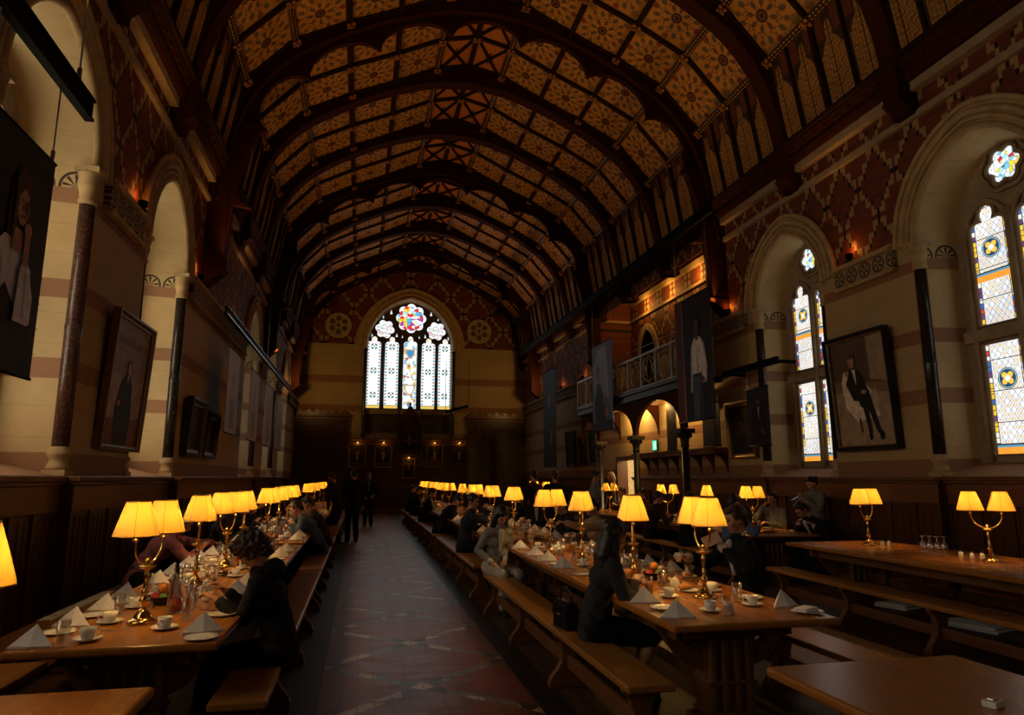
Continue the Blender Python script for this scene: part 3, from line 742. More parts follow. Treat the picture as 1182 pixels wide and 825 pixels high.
for b0, b1 in zip(TR, TR[1:]):
    ym = (b0 + b1) / 2
    for sg in (-1, 1):
        for i, (p0, p1) in enumerate(zip(SEC, SEC[1:])):
            beam(pu, (XC + sg * p0[0], ym, p0[1]), (XC + sg * p1[0], ym, p1[1]), .10, .08, 0)
            for yy in ((b0 + .2, b1 - .2) if i < 5 else (ym - .7, ym + .7, b0 + .18, b1 - .18)): beam(pu, (XC + sg * p0[0], yy, p0[1]), (XC + sg * p1[0], yy, p1[1]), .06, .05, 0)
    for h in range(2):
        y0 = b0 + 1.4 * h; y1 = y0 + 1.4
        for sg in (-1, 1):
            beam(pu, (XC, (y0 if h else y1), 12.30), (XC + sg * .86, (y1 if h else y0), 12.10), .07, .07)
            beam(pu, (XC, (y0 if h else y1) , 12.30), (XC + sg * .86, (y0 if h else y1), 12.10), .07, .06)
            beam(pu, (XC, (y1 if h else y0), 12.30), (XC + sg * .86, (y0 if h else y1), 12.10), .06, .06)
obj('purlin_grid', pu, [M['purlin'], M['bead']], ce, fix=False)
bm_ = MB()
for k in range(4):
    a = pi / 4 + k * pi / 2; bm_.ell((.075 * cos(a), .075 * sin(a), 0), (.05, .05, .035), 8, 5)
bm_.ell((0, 0, -.02), (.04, .04, .045), 8, 5)
bme = bm_.mesh('carved boss'); bme.materials.append(M['gold'])
spots = []
for b0, b1 in zip(TR, TR[1:]):
    for y in ((b0 + b1) / 2, b0 + .2, b1 - .2):
        for i, (x, z) in enumerate(SEC[:6]):
            for sg in ((-1, 1) if i else (1,)):
                if y != (b0 + b1) / 2 and i in (0, 2): continue
                spots.append((XC + sg * x, y, z, sg * atan2(x, 6.5)))
vis = sorted([s_ for s_ in spots if s_[1] > 6.5], key=lambda s_: s_[1])
for x, y, z, a in vis[:96]:
    o = bpy.data.objects.new('boss', bme); C.objects.link(o); o.parent = ce; o.location = (x - .13 * sin(a), y, z - .135 * cos(a)); o.rotation_euler = (0, a, 0)
rest = MB()
for x, y, z, a in vis[96:]:
    rest.x = Mx.Translation((x - .13 * sin(a), y, z - .135 * cos(a))) @ Mx.Rotation(a, 4, 'Y')
    rest.add(bm_.v, bm_.f, 0, True)
rest.x = None
tag(obj('boss_rows', rest, M['gold'], ce, fix=False), kind='stuff')

# arched trusses
def inner(n=44):
    key = [(5.30, 6.9), (5.22, 7.5), (5.06, 8.4), (4.74, 9.25), (4.2, 9.98), (3.5, 10.52), (2.6, 11.03), (1.7, 11.42), (.85, 11.68), (0, 11.76)]
    half = []
    for i in range(n // 2 + 1):      # Catmull-Rom through the key points
        t = i / (n // 2) * (len(key) - 1); k = min(int(t), len(key) - 2); u = t - k
        P = [V(key[max(0, min(len(key) - 1, k + j))]) for j in (-1, 0, 1, 2)]
        half.append(.5 * ((2 * P[1]) + (-P[0] + P[2]) * u + (2 * P[0] - 5 * P[1] + 4 * P[2] - P[3]) * u * u + (-P[0] + 3 * P[1] - 3 * P[2] + P[3]) * u ** 3))
    L = [(XC + p.x, p.y) for p in half]; R_ = [(XC - p.x, p.y) for p in half[:-1]][::-1]
    return L + R_
IN = inner(88)
def offs(pts, d):
    out = []
    for i, p in enumerate(pts):
        a = V(pts[max(0, i - 1)]); b = V(pts[min(len(pts) - 1, i + 1)]); t_ = (b - a).normalized(); nn = V((-t_.y, t_.x))
        dd = d[i] if isinstance(d, list) else d
        q_ = V(p) + nn * dd; out.append((q_.x, q_.y))
    return out
OUT = offs(IN, -.46)
for k, y in enumerate(TR):
    if y < -3: continue
    main = (round((y - T0) / 2.8) % 3 == 0)
    e = tag(empty('roof_truss', (0, y, 0)), '%s dark timber arch spanning the painted roof, %s' % ('cusped' if main else 'plain', 'foiled edge' if main else 'moulded edge') + ', about %d metres before the end wall' % round(YF - y), 'roof truss', 'timber roof arches', 'structure')
    r = MB(); r.band(IN, OUT, 'y', -.15, .15)
    obj('rib', r, M['truss'], e)
    m_ = MB()
    for s_ in (-.15, .15): m_.tube([(x, s_, z) for x, z in offs(IN, -.03)], .028, 6); m_.tube([(x, s_, z) for x, z in offs(IN, -.3)], .022, 6)
    obj('moulding', m_, M['truss'], e)
    if main:
        sl = 0; ss = [0]
        for p0, p1 in zip(IN, IN[1:]): sl += hypot(p1[0] - p0[0], p1[1] - p0[1]); ss.append(sl)
        dn = []
        for q_ in ss:
            t_ = q_ / sl * 9; dn.append(.10 + .52 * (1 - sqrt(max(0, 1 - (2 * (t_ % 1) - 1) ** 2))))
        fl = MB(); I2 = inner(88 * 4)
        sl = 0; ss = [0]
        for p0, p1 in zip(I2, I2[1:]): sl += hypot(p1[0] - p0[0], p1[1] - p0[1]); ss.append(sl)
        dn = [.10 + .50 * (1 - sqrt(max(0, 1 - (2 * ((q_ / sl * 9) % 1) - 1) ** 2))) for q_ in ss]
        fl.band(offs(I2, dn), I2, 'y', -.06, .06); obj('cusping', fl, M['truss'], e)
        nb = MB()
        for i, q_ in enumerate(offs(I2, dn)):
            if i % 3 == 0: nb.ell((q_[0], -.07, q_[1]), (.022, .02, .022), 6, 4)
        obj('beading', nb, M['purlin'], e)
        ro = MB()
        for j in range(1, 9):
            i = min(range(len(ss)), key=lambda i_: abs(ss[i_] - sl * j / 9)); q_ = offs(I2, .18)[i]
            for m2 in range(5): a = 2 * pi * m2 / 5; ro.ell((q_[0] + .06 * cos(a), -.07, q_[1] + .06 * sin(a)), (.035, .025, .035), 6, 4)
        obj('rosette', ro, M['purlin'], e)
    for sg in (-1, 1):
        zb = 5.55 if main else 7.15; wp = MB()
        if main:
            wp.box(*sorted((XC + sg * 5.5, XC + sg * 5.12)), -.16, .16, zb, 8.2)
            wp.prism([(XC + sg * 5.5, zb - .35), (XC + sg * 5.42, zb - .35), (XC + sg * 5.1, zb - .06), (XC + sg * 5.06, zb), (XC + sg * 5.5, zb)], 'y', -.18, .18)
            wp.band([(XC + sg * (5.12 - .0), 5.9), (XC + sg * 5.06, 6.6), (XC + sg * 4.98, 7.3), (XC + sg * 4.82, 8.0), (XC + sg * 4.6, 8.6)], [(XC + sg * 5.2, 5.9), (XC + sg * 5.25, 6.6), (XC + sg * 5.25, 7.3), (XC + sg * 5.2, 8.0), (XC + sg * 5.0, 8.6)], 'y', -.09, .09)
        else:
            wp.box(*sorted((XC + sg * 5.5, XC + sg * 5.16)), -.16, .16, zb, 7.95)
            wp.prism([(XC + sg * 5.5, zb - .22), (XC + sg * 5.4, zb - .22), (XC + sg * 5.12, zb), (XC + sg * 5.5, zb)], 'y', -.17, .17)
        obj('wall_post', wp, M['truss'], e, bevel=.02)
# ---------------------------------------------------------------- gallery in the right wall
g0, g1, gz0, gz1 = GAL; GX = XR + 1.18
t = wallmat('gallery brick', 1, 5.35, [(4.4, 4.6)], .98, 1.25); M['gallery_wall'] = t
w = MB()
w.quad((GX, g0, gz0), (GX, g1, gz0), (GX, g1, gz1 + .72), (GX, g0, gz1 + .72))
w.quad((XR, g0, gz0), (GX, g0, gz0), (GX, g0, gz1 + .72), (XR, g0, gz1 + .72))
w.quad((XR, g1, gz0), (GX, g1, gz0), (GX, g1, gz1 + .72), (XR, g1, gz1 + .72))
w.quad((XR, g0, gz0), (GX, g0, gz0), (GX, g1, gz0), (XR, g1, gz0))
w.quad((XR, g0, gz1 + .72), (GX, g0, gz1 + .72), (GX, g1, gz1 + .72), (XR, g1, gz1 + .72), 1)
tag(obj('wall_gallery', w, [M['gallery_wall'], M['truss']], fix=False), 'recessed diapered brick wall behind the gallery', 'wall', kind='structure')
s_ = MB().box(GX - .07, GX, g0, g1, 7.48, 7.66); s_.box(GX - .05, GX, g0, g1, 6.92, 7.0); s_.box(XR, GX, g1 - .05, g1, 6.92, 7.0)
trim(s_, M['stone'], 'pale stone string course lit up inside the gallery recess')
# black slab painting the darkness of an arched opening behind the gallery
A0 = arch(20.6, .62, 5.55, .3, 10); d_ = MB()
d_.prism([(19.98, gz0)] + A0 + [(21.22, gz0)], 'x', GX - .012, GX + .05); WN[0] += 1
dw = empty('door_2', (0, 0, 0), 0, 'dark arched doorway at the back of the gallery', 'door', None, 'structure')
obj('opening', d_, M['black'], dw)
a_ = MB(); a_.band(A0, arch(20.6, .62, 5.55, .3, 10, .2), 'x', GX - .06, GX); obj('arch_moulding', a_, M['stone'], dw)
BX = 7.14; b0, b1 = 13.95, 22.2
e = empty('gallery_balcony', (BX, b0, 3.72), 0, 'projecting gallery with a pierced grey iron railing on dark timber arches', 'balcony')
fl = MB(); fl.box(0, XR - BX + .6, 0, b1 - b0, 0, .14); fl.box(-.05, .05, -.03, b1 - b0 + .03, .10, .18); fl.box(-.03, .1, 0, b1 - b0, -.08, 0)
obj('floor_slab', fl, M['iron'], e, bevel=.01)
rl = MB(); rl.box(-.02, .05, 0, b1 - b0, 1.03, 1.09); rl.box(-.01, .04, 0, b1 - b0, .20, .24); rl.box(0, .8, b1 - b0 - .05, b1 - b0, 1.03, 1.09); rl.box(0, .8, b1 - b0 - .05, b1 - b0, .2, .24)
rl.tube([(.02, 0, 1.28), (.02, b1 - b0, 1.28)], .015, 6)
obj('handrail', rl, M['silver_iron'], e)
pnv = MB(); np_ = 9; wd_ = (b1 - b0) / np_
for i in range(np_ + 1):
    po = MB(); y = min(i * wd_, b1 - b0 - .03); po.box(-.015, .05, y - .03, y + .03, .14, 1.1); po.lathe([(.012, 1.1), (.012, 1.28), (.02, 1.3), (0, 1.33)], 6, (.02, y, 0)); obj('post', po, M['silver_iron'], e)
for i in range(np_):
    y = i * wd_ + wd_ / 2; k = wd_ / 2 - .05
    for r_ in (1,):
        pnv.tube([(.02, y + k * .9 * cos(a), .64 + .34 * sin(a)) for a in [2 * pi * j / 16 for j in range(16)]], .016, 5, 0, True)
    for q_ in (-1, 1):
        pnv.tube([(.02, y + q_ * k * t_, .25 + .78 * t_) for t_ in (0, .5, 1)], .014, 5); pnv.tube([(.02, y + q_ * k * (1 - t_), .25 + .78 * t_) for t_ in (0, .5, 1)], .014, 5)
        pnv.tube([(.02, y + q_ * (k * .5 + .1 * cos(a) * (1 - a / 9)), .64 + .12 * sin(a) * (1 - a / 9)) for a in [j * .6 for j in range(13)]], .014, 5)
    for q_ in (-.33, .33): pnv.tube([(.02, y + q_ * wd_, .24), (.02, y + q_ * wd_, 1.04)], .010, 4)
obj('railing_panel', pnv, M['silver_iron'], e)
cols = [14.55, 17.42, 20.3]
ar = MB(); ends = cols + [22.1]
for a, b in zip(ends, ends[1:]):
    c = (a + b) / 2; hw = (b - a) / 2 - .1; L = arch(c, hw, 2.72, .0, 12); zt_ = 3.64
    sq = hw; Lz = [(y, 2.72 + (z - 2.72) * .80 / hw) for y, z in L]
    ar.band(Lz, [(y, zt_) for y, z in Lz], 'x', BX + .04, BX + .14)
    ar.box(BX + .04, BX + .14, a - .1, a + .1, 2.72, zt_)
ar.v = [(x - BX, y - b0, z - 3.72) for x, y, z in ar.v]
obj('arch_bracing', ar, M['truss'], e)
for y in ends:
    br = MB()
    L = [(XR - (XR - BX - .1) * (1 - cos(a)), 2.75 + .8 * sin(a)) for a in [j * pi / 16 for j in range(9)]]
    br.band([(x, z) for x, z in L], [(XR, z) for x, z in L], 'y', y - .06, y + .06)
    br.v = [(x - BX, y - b0, z - 3.72) for x, y, z in br.v]; obj('wall_bracket', br, M['truss'], e)
for i, y in enumerate(cols):
    e = empty('gallery_column', (BX + .09, y, 0), 0, ['dark slender column with a foliate capital directly below the large portrait banner of a figure in white', 'dark slender column holding the gallery beside the green exit sign', 'dark slender column holding the gallery behind the blue banner'][i], 'column', 'columns under the gallery')
    obj('shaft', MB().lathe([(.12, 0), (.12, .12), (.085, .16), (.08, 2.3)], 14), M['iron'], e)
    cp = MB().lathe([(.08, 2.28), (.105, 2.31), (.09, 2.34), (.10, 2.45), (.17, 2.6), (.19, 2.62)], 14); cp.box(-.18, .18, -.18, .18, 2.60, 2.70)
    for k in range(8): a = 2 * pi * k / 8; cp.ell((.15 * cos(a), .15 * sin(a), 2.55), (.04, .04, .05), 6, 5)
    obj('capital', cp, M['iron'], e)
# bracketed oak canopy under the gallery, doorway beside it
e = empty('canopy_shelf', (XR, 13.72, 2.12), 0, 'dark oak canopy shelf on curved brackets under the gallery', 'shelf')
c_ = MB(); c_.box(-.42, 0, 0, 4.6, 0, .10); c_.box(-.46, 0, -.02, 4.62, .08, .13); obj('shelf_board', c_, M['dado_h'], e)
for i in range(8):
    k = MB(); y = .15 + i * .61
    L = [(-.02 - .36 * (1 - cos(a)), -.42 + .42 * sin(a)) for a in [j * pi / 16 for j in range(9)]]
    k.band(L, [(0, z) for x, z in L], 'y', y - .035, y + .035); obj('bracket', k, M['dado'], e)
e = empty('door_1', (XR, 0, 0), 0, 'bright open doorway under the gallery', 'door', None, 'structure')
k = MB()
for y in (19.0, 20.55): k.box(-.05, .3, y - .06, y + .06, 0, 2.12)
k.box(-.05, .3, 18.94, 20.61, 2.12, 2.24); obj('door_frame', k, M['dado'], e)
k = MB(); k.box(.08, .12, 0, .8, .02, 2.08); dd = obj('door_leaf', k, M['paper'], e, (.1, 19.05, 0), radians(-62)); 
obj('door_window', MB().box(.07, .125, .28, .42, 1.3, 1.75), M['black'], dd)
k = MB(); k.box(0, 2.2, 17.6, 22.6, -.02, 0); k.box(2.2, 2.25, 17.6, 22.6, 0, 2.6); k.box(0.3, 2.2, 22.55, 22.6, 0, 2.6); k.box(.3, 2.2, 17.6, 17.65, 0, 2.6); k.box(.05, 2.2, 17.6, 22.6, 2.6, 2.65)
obj('passage', k, plain('cream passage plaster', (.72, .60, .38), .8), e)
e = empty('exit_sign', (XR - .03, 17.62, 2.42), 0, 'small lit green exit sign on the wall under the gallery', 'sign')
obj('housing', MB().box(-.02, .03, -.15, .15, -.10, .20), M['iron'], e)
t = NT('green sign light'); M['sign_green'] = t.finish((.0, .05, .02), .5, emit=(.05, .85, .42), estr=.9)
t = NT('white sign light'); M['sign_white'] = t.finish((.1, .1, .1), .5, emit=(.8, 1, .9), estr=1.0)
obj('face', MB().box(-.026, -.02, -.13, .13, -.08, .18), M['sign_green'], e)
pg = MB()
X_ = -.028
def sp(pts): pg.poly([(X_, y * .72, z) for y, z in pts])
sp([(.02 + .022 * cos(a), .145 + .022 * sin(a)) for a in [j * pi / 5 for j in range(10)]])
sp([(.04, .115), (-.02, .12), (-.03, .03), (.03, .03)]); sp([(-.02, .115), (-.08, .07), (-.07, .055), (-.015, .085)]); sp([(.04, .11), (.085, .06), (.07, .05), (.03, .085)])
sp([(.03, .03), (.0, .03), (.06, -.05), (.085, -.04)]); sp([(-.005, .03), (-.03, .03), (-.05, -.06), (-.02, -.06)]); sp([(-.10, .16), (-.15, .16), (-.15, -.06), (-.10, -.06)])
obj('pictogram', pg, M['sign_white'], e, fix=False)

# ---------------------------------------------------------------- flat portraits : layers of outlines on a canvas
def ov(cx, cy, rx, ry, n=20, a0=0): return [(cx + rx * cos(2 * pi * i / n + a0), cy + ry * sin(2 * pi * i / n + a0)) for i in range(n)]
PM = {}
def clipL(L, hw, H):
    return [(c, [(max(-hw, min(hw, u)), max(0, min(H, v))) for u, v in p]) for c, p in L]
def pcol(c):
    if c not in PM: PM[c] = plain('painted colour %d' % len(PM), c, .6, 0, .22, 9, .25)
    return PM[c]
def picture(parent, name, layers, to3, lift=.0015):
    # one mesh, one material per colour, each layer a hair in front of the one below
    mb = MB(); mats = []; 
    for i, (c, pts) in enumerate(layers):
        m = pcol(c)
        if m not in mats: mats.append(m)
        mb.poly([to3(u, v, lift * (i + 1)) for u, v in pts], mats.index(m))
    return obj(name, mb, mats, parent, fix=False)
SK = (.40, .21, .13); SKD = (.12, .055, .035); BK = (.010, .010, .012); WH = (.72, .71, .72); WHS = (.42, .42, .45); HRB = (.06, .022, .012)
def bust(cx, cy, s, skin, hair, coat, collar=None, longhair=False):
    L = []
    if longhair: L.append((hair, ov(cx, cy - .06 * s, .125 * s, .26 * s)))
    L.append((coat, [(cx - .33 * s, cy - .62 * s), (cx - .29 * s, cy - .30 * s), (cx - .10 * s, cy - .17 * s), (cx + .10 * s, cy - .17 * s), (cx + .29 * s, cy - .30 * s), (cx + .33 * s, cy - .62 * s)]))
    if collar: L.append((collar, [(cx - .07 * s, cy - .15 * s), (cx + .07 * s, cy - .15 * s), (cx + .0 * s, cy - .40 * s)]))
    L.append((skin, [(cx - .045 * s, cy - .05 * s), (cx + .045 * s, cy - .05 * s), (cx + .05 * s, cy - .19 * s), (cx - .05 * s, cy - .19 * s)]))
    L.append((hair, ov(cx, cy + .03 * s, .105 * s, .13 * s))); L.append((skin, ov(cx + .005 * s, cy - .01 * s, .078 * s, .112 * s)))
    dk = tuple(k * .45 for k in skin)
    for q_ in (-1, 1): L.append((dk, ov(cx + q_ * .03 * s, cy + .01 * s, .014 * s, .008 * s, 8)))
    L.append((dk, [(cx - .004 * s, cy), (cx + .008 * s, cy - .035 * s), (cx - .012 * s, cy - .035 * s)])); L.append((tuple(k * .6 for k in skin), ov(cx, cy - .062 * s, .026 * s, .009 * s, 8)))
    return L

def banner(X, y0, y1, z0, z1, s, label, layers, bg, zrail, back=(.30, .31, .35)):
    # hangs parallel to the side walls; s=+1 shows its face towards +x (left side), -1 towards -x
    e = empty('portrait_banner', (X, (y0 + y1) / 2, z0), 0, label, 'banner', 'portrait banners hanging on the %s' % ('left' if s > 0 else 'right'))
    hw = (y1 - y0) / 2; H = z1 - z0
    obj('cloth', MB().box(-.006, .006, -hw, hw, 0, H), pcol(bg), e)
    for z in (0, H): obj('hem_rod', MB().tube([(0, -hw - .01, z), (0, hw + .01, z)], .014, 8), M['black'], e)
    if layers: picture(e, 'portrait', layers(hw, H), lambda u, v, l: (s * (.007 + l), s * u, v))
    for q_ in (-.9, .9):
        c = MB(); c.tube([(0, q_ * hw, H), (0, q_ * hw, zrail - z0)], .006, 6); c.tube([(0, q_ * hw, H), (0, q_ * hw, H + .09)], .014, 6)
        obj('hanging_wire', c, M['silver_iron'], e)
    return e
# large banner near the left edge : woman in a pale shirt, chin on hand. u runs towards the camera's left (-y)
def p_left(hw, H):
    # u = -y offset ; face centre
    c = -.00; L = []
    for i in range(9): L.append(((.028, .026, .025), [(-hw, H - .12 - i * .19), (hw, H - .16 - i * .19), (hw, H - .165 - i * .19), (-hw, H - .125 - i * .19)]))
    F = [(HRB, ov(-.02, 1.10, .15, .36)), (HRB, [(-.17, 1.1), (-.16, .62), (-.06, .60), (-.03, 1.0)]),
         (WH, [(-.40, .36), (-.36, .78), (-.20, .92), (.02, .92), (.22, .80), (.34, .58), (.34, .36)]), (WHS, [(-.26, .36), (-.2, .82), (-.16, .36)]), (WHS, [(.08, .36), (.12, .76), (.16, .36)]), (WHS, [(.22, .40), (.26, .66), (.28, .40)]),
         (BK, [(-.42, .0), (-.40, .34), (-.12, .60), (.10, .42), (.34, .38), (.36, .0)]), (SK, [(-.08, 1.0), (.06, 1.0), (.08, .84), (-.1, .84)]),
         (HRB, ov(0, 1.26, .135, .17)), (SK, ov(.005, 1.18, .092, .15)), (HRB, [(-.10, 1.30), (-.02, 1.36), (.10, 1.32), (.09, 1.26), (.0, 1.30), (-.08, 1.22)]), (HRB, [(-.13, 1.30), (-.08, 1.28), (-.085, 1.0), (-.13, .8)]), (HRB, [(.13, 1.3), (.09, 1.28), (.10, 1.05), (.135, .9)]),
         ((.07, .03, .02), ov(-.035, 1.205, .022, .010, 8)), ((.07, .03, .02), ov(.045, 1.205, .022, .010, 8)), ((.16, .07, .045), [(.0, 1.20), (.02, 1.14), (-.015, 1.14)]), ((.22, .06, .05), ov(.005, 1.095, .036, .013, 8)), ((.2, .1, .06), ov(.06, 1.15, .02, .05, 8)),
         (SK, ov(.09, 1.02, .06, .05)), (SK, [(.04, 1.03), (.13, 1.03), (.15, .66), (.07, .64)]), (WH, [(.03, .76), (.19, .76), (.24, .36), (.0, .36)]), (WHS, [(.10, .72), (.14, .72), (.16, .40), (.11, .40)])]
    L += clipL([(c_, [(u * .88 + .06, v - .02) for u, v in p_]) for c_, p_ in F], hw, H)
    return L
banner(-2.4, 4.55, 5.58, 2.31, 3.98, 1, 'large dark banner at the left edge showing a woman with her chin on her hand', p_left, (.018, .017, .017), 4.615)
for i, (a, b) in enumerate(((14.62, 15.95), (17.55, 18.95), (20.3, 21.85), (22.95, 24.7))):
    banner(-2.72, a, b, 2.5, 4.24, 1, '%s pale grey banner on the left wall, counting away from the camera' % ORD[i + 1], lambda hw, H: [(c_, p_) for c_, p_ in ([((.36, .37, .42), ov(0, H * .62, .16, .22)), ((.30, .31, .36), [(-.3, .1), (-.26, H * .42), (.26, H * .42), (.3, .1)])])], (.50, .51, .56), 4.775)
# right side
def p_white(hw, H):
    L = [((.085, .028, .030), [(-hw, 0), (-hw + .40, 0), (-hw + .37, H), (-hw, H)]), ((.28, .14, .11), [(-hw + .33, 0), (-hw + .40, 0), (-hw + .36, H), (-hw + .33, H)])]
    c = .16
    J = (.055, .085, .17)
    L += [(J, [(c - .24, 0), (c - .22, .95), (c + .16, .95), (c + .1, .45), (c - .02, 0)]), ((.02, .03, .06), [(c + .0, 0), (c + .1, .9), (c + .22, .9), (c + .22, 0)]),
          (WHS, [(c - .33, .62), (c - .26, 1.62), (c - .10, 1.80), (c + .16, 1.80), (c + .33, 1.62), (c + .44, 1.15), (c + .40, .78), (c + .2, .78), (c + .18, 1.0), (c - .22, 1.0), (c - .25, .62)]),
          (WH, [(c - .22, 1.02), (c - .2, 1.6), (c - .06, 1.76), (c + .14, 1.76), (c + .28, 1.6), (c + .28, 1.2), (c + .17, 1.02)]), (WHS, [(c - .02, 1.0), (c + .03, 1.74), (c + .07, 1.0)]),
          (WH, [(c + .28, 1.55), (c + .42, 1.14), (c + .36, .84), (c + .24, .9), (c + .26, 1.2)]), (SKD, ov(c + .22, .86, .09, .07)),
          (SKD, [(c - .03, 1.72), (c + .10, 1.72), (c + .10, 1.95), (c - .03, 1.95)]), ((.012, .009, .008), ov(c + .03, 2.10, .13, .16)), (SKD, ov(c + .03, 2.03, .095, .15)),
          ((.03, .015, .01), ov(c - .01, 2.05, .016, .009, 8)), ((.03, .015, .01), ov(c + .07, 2.05, .016, .009, 8)), ((.05, .018, .014), ov(c + .03, 1.955, .03, .011, 8))]
    return L
banner(7.0, 12.66, 14.3, 2.80, 5.55, -1, 'large dark banner by the gallery showing a figure in a loose white shirt and jeans', p_white, (.016, .015, .016), 7.095)
def p_blue(hw, H):
    L = [((.17, .26, .46), [(-hw, H), (hw, H), (hw, H - .4), (-hw, H - .4)]), ((.33, .46, .68), [(-hw + .15, H - .7), (-hw + .5, H - .15), (hw - .35, H - .12), (hw - .15, H - .5), (hw - .2, .95), (-hw + .2, .95)]), ((.14, .215, .38), [(hw - .45, H - .15), (hw, H), (hw, .6), (hw - .3, .9)]),
         (BK, [(-.60, 0), (-.66, .95), (-.42, 1.45), (-.14, 1.4), (.10, 1.05), (.30, .6), (.3, 0)]), (HRB, ov(-.34, 1.74, .14, .22)), (SK, ov(-.31, 1.70, .09, .15)), (SK, [(-.37, 1.42), (-.26, 1.42), (-.25, 1.6), (-.36, 1.6)]),
         (SK, ov(.22, .95, .11, .18)), (SK, ov(.40, .52, .18, .14)), (SK, [(.30, .62), (.52, .55), (.5, .34), (.3, .4)]), ((.03, .02, .03), [(-hw, 0), (hw, 0), (hw, .28), (-hw, .28)])]
    return L
banner(7.0, 18.46, 20.22, 2.98, 5.62, -1, 'tall blue banner in front of the gallery showing a seated person in black', p_blue, (.14, .21, .36), 7.095)
def p_dark(hw, H): return [(BK, [(-.4, .2), (-.35, 2.1), (.35, 2.1), (.4, .2)]), (SK, ov(-.02, 2.55, .12, .28)), (HRB, ov(-.02, 2.80, .14, .12)), (SK, [(.1, .8), (.2, .78), (.36, 1.35), (.26, 1.4)])]
banner(7.0, 24.4, 26.2, 2.0, 5.68, -1, 'farthest dark banner on the right, with a pale face and hand', p_dark, (.013, .014, .016), 7.095)
def p_small(hw, H): return [(BK, [(-.22, 0), (-.2, .62), (-.05, .74), (.12, .74), (.26, .6), (.3, 0)]), (SKD, ov(.02, .86, .065, .09)), ((.012, .009, .008), ov(.02, .93, .07, .05)), (SKD, [(.06, .26), (.2, .2), (.2, .28), (.08, .36)]), (WHS, [(.0, .74), (.06, .74), (.03, .5)])]
banner(7.45, 11.48, 12.22, 2.2, 3.32, -1, 'small dark banner on a short rail beside the second right-wall window', p_small, (.018, .022, .038), 3.675)
banner(7.62, 15.75, 16.3, 2.28, 3.46, -1, 'narrow black banner under the gallery, left of the column below the large portrait', lambda hw, H: [(SKD, ov(0, H * .72, .06, .09)), (BK, [(-.15, 0), (-.14, H * .6), (.14, H * .6), (.15, 0)])], (.016, .016, .022), 3.6)
banner(7.62, 13.62, 14.4, 2.28, 3.24, -1, 'black banner under the gallery, right of the column below the large portrait', lambda hw, H: [(SKD, ov(-.05, H * .70, .07, .09)), (BK, [(-.2, 0), (-.19, H * .6), (.14, H * .6), (.15, 0)])], (.018, .018, .026), 3.6)

def rail(a, b, label, tall=.17, hang=None):
    a = V(a); b = V(b); e = empty('hanging_rail', a, 0, label, 'rail', 'black rails that carry the banners'); d = b - a
    m = MB(); L = d.length; ang = atan2(d.y, d.x)
    m.box(0, L, -.035, .035, tall - .025, tall); m.box(0, L, -.035, .035, 0, .025); m.box(0, L, -.018, .018, .025, tall - .025)
    o = obj('girder', m, M['black'], e, rotz=ang); o.rotation_euler = (0, -math.asin(d.z / L), ang)
    if hang:
        for t_ in (.06, .5, .94):
            p = d * t_; w_ = MB(); w_.tube([(p.x, p.y, p.z + tall), (p.x, p.y, hang - a.z)], .008, 6); w_.tube([(p.x, p.y, p.z + tall), (p.x, p.y, p.z + tall + .12)], .018, 6)
            obj('suspension_rod', w_, M['silver_iron'], e)
    return e
rail((-2.4, 1.2, 4.62), (-2.4, 6.1, 4.62), 'thick black rail crossing the top left corner above the nearest banner', .2, 7.3)
e = rail((-2.72, 14.0, 4.78), (-2.72, 26.4, 4.78), 'long black rail with bright edges above the pale grey banners on the left', .16, 7.2)
m = MB(); m.box(-.037, .037, 0, 12.4, .16, .166); m.box(.035, .039, 0, 12.4, 0, .02); obj('bright_edge', m, M['steel'], e)
rail((7.0, 12.4, 7.10), (7.0, 30.2, 7.10), 'very long black rail running high along the right wall past the gallery', .24, 7.75)
e = rail((7.45, 11.1, 3.68), (7.45, 13.1, 3.68), 'short black rail on the right wall over the small banner', .13)
obj('wall_arm', MB().box(0, .45, .1, .16, .03, .09), M['black'], e); obj('wall_arm', MB().box(0, .45, 1.85, 1.91, .03, .09), M['black'], e)
e = rail((4.9, 32.2, 4.9), (3.8, 32.2, 4.6), 'slanting black rail hanging before the end window', .12)
obj('suspension_rod', MB().tube([(0, 0, .1), (0, 0, 2.2)], .012, 6), M['iron'], e); obj('suspension_rod', MB().tube([(-1.1, 0, -.2), (-1.1, 0, 2.2)], .012, 6), M['iron'], e)

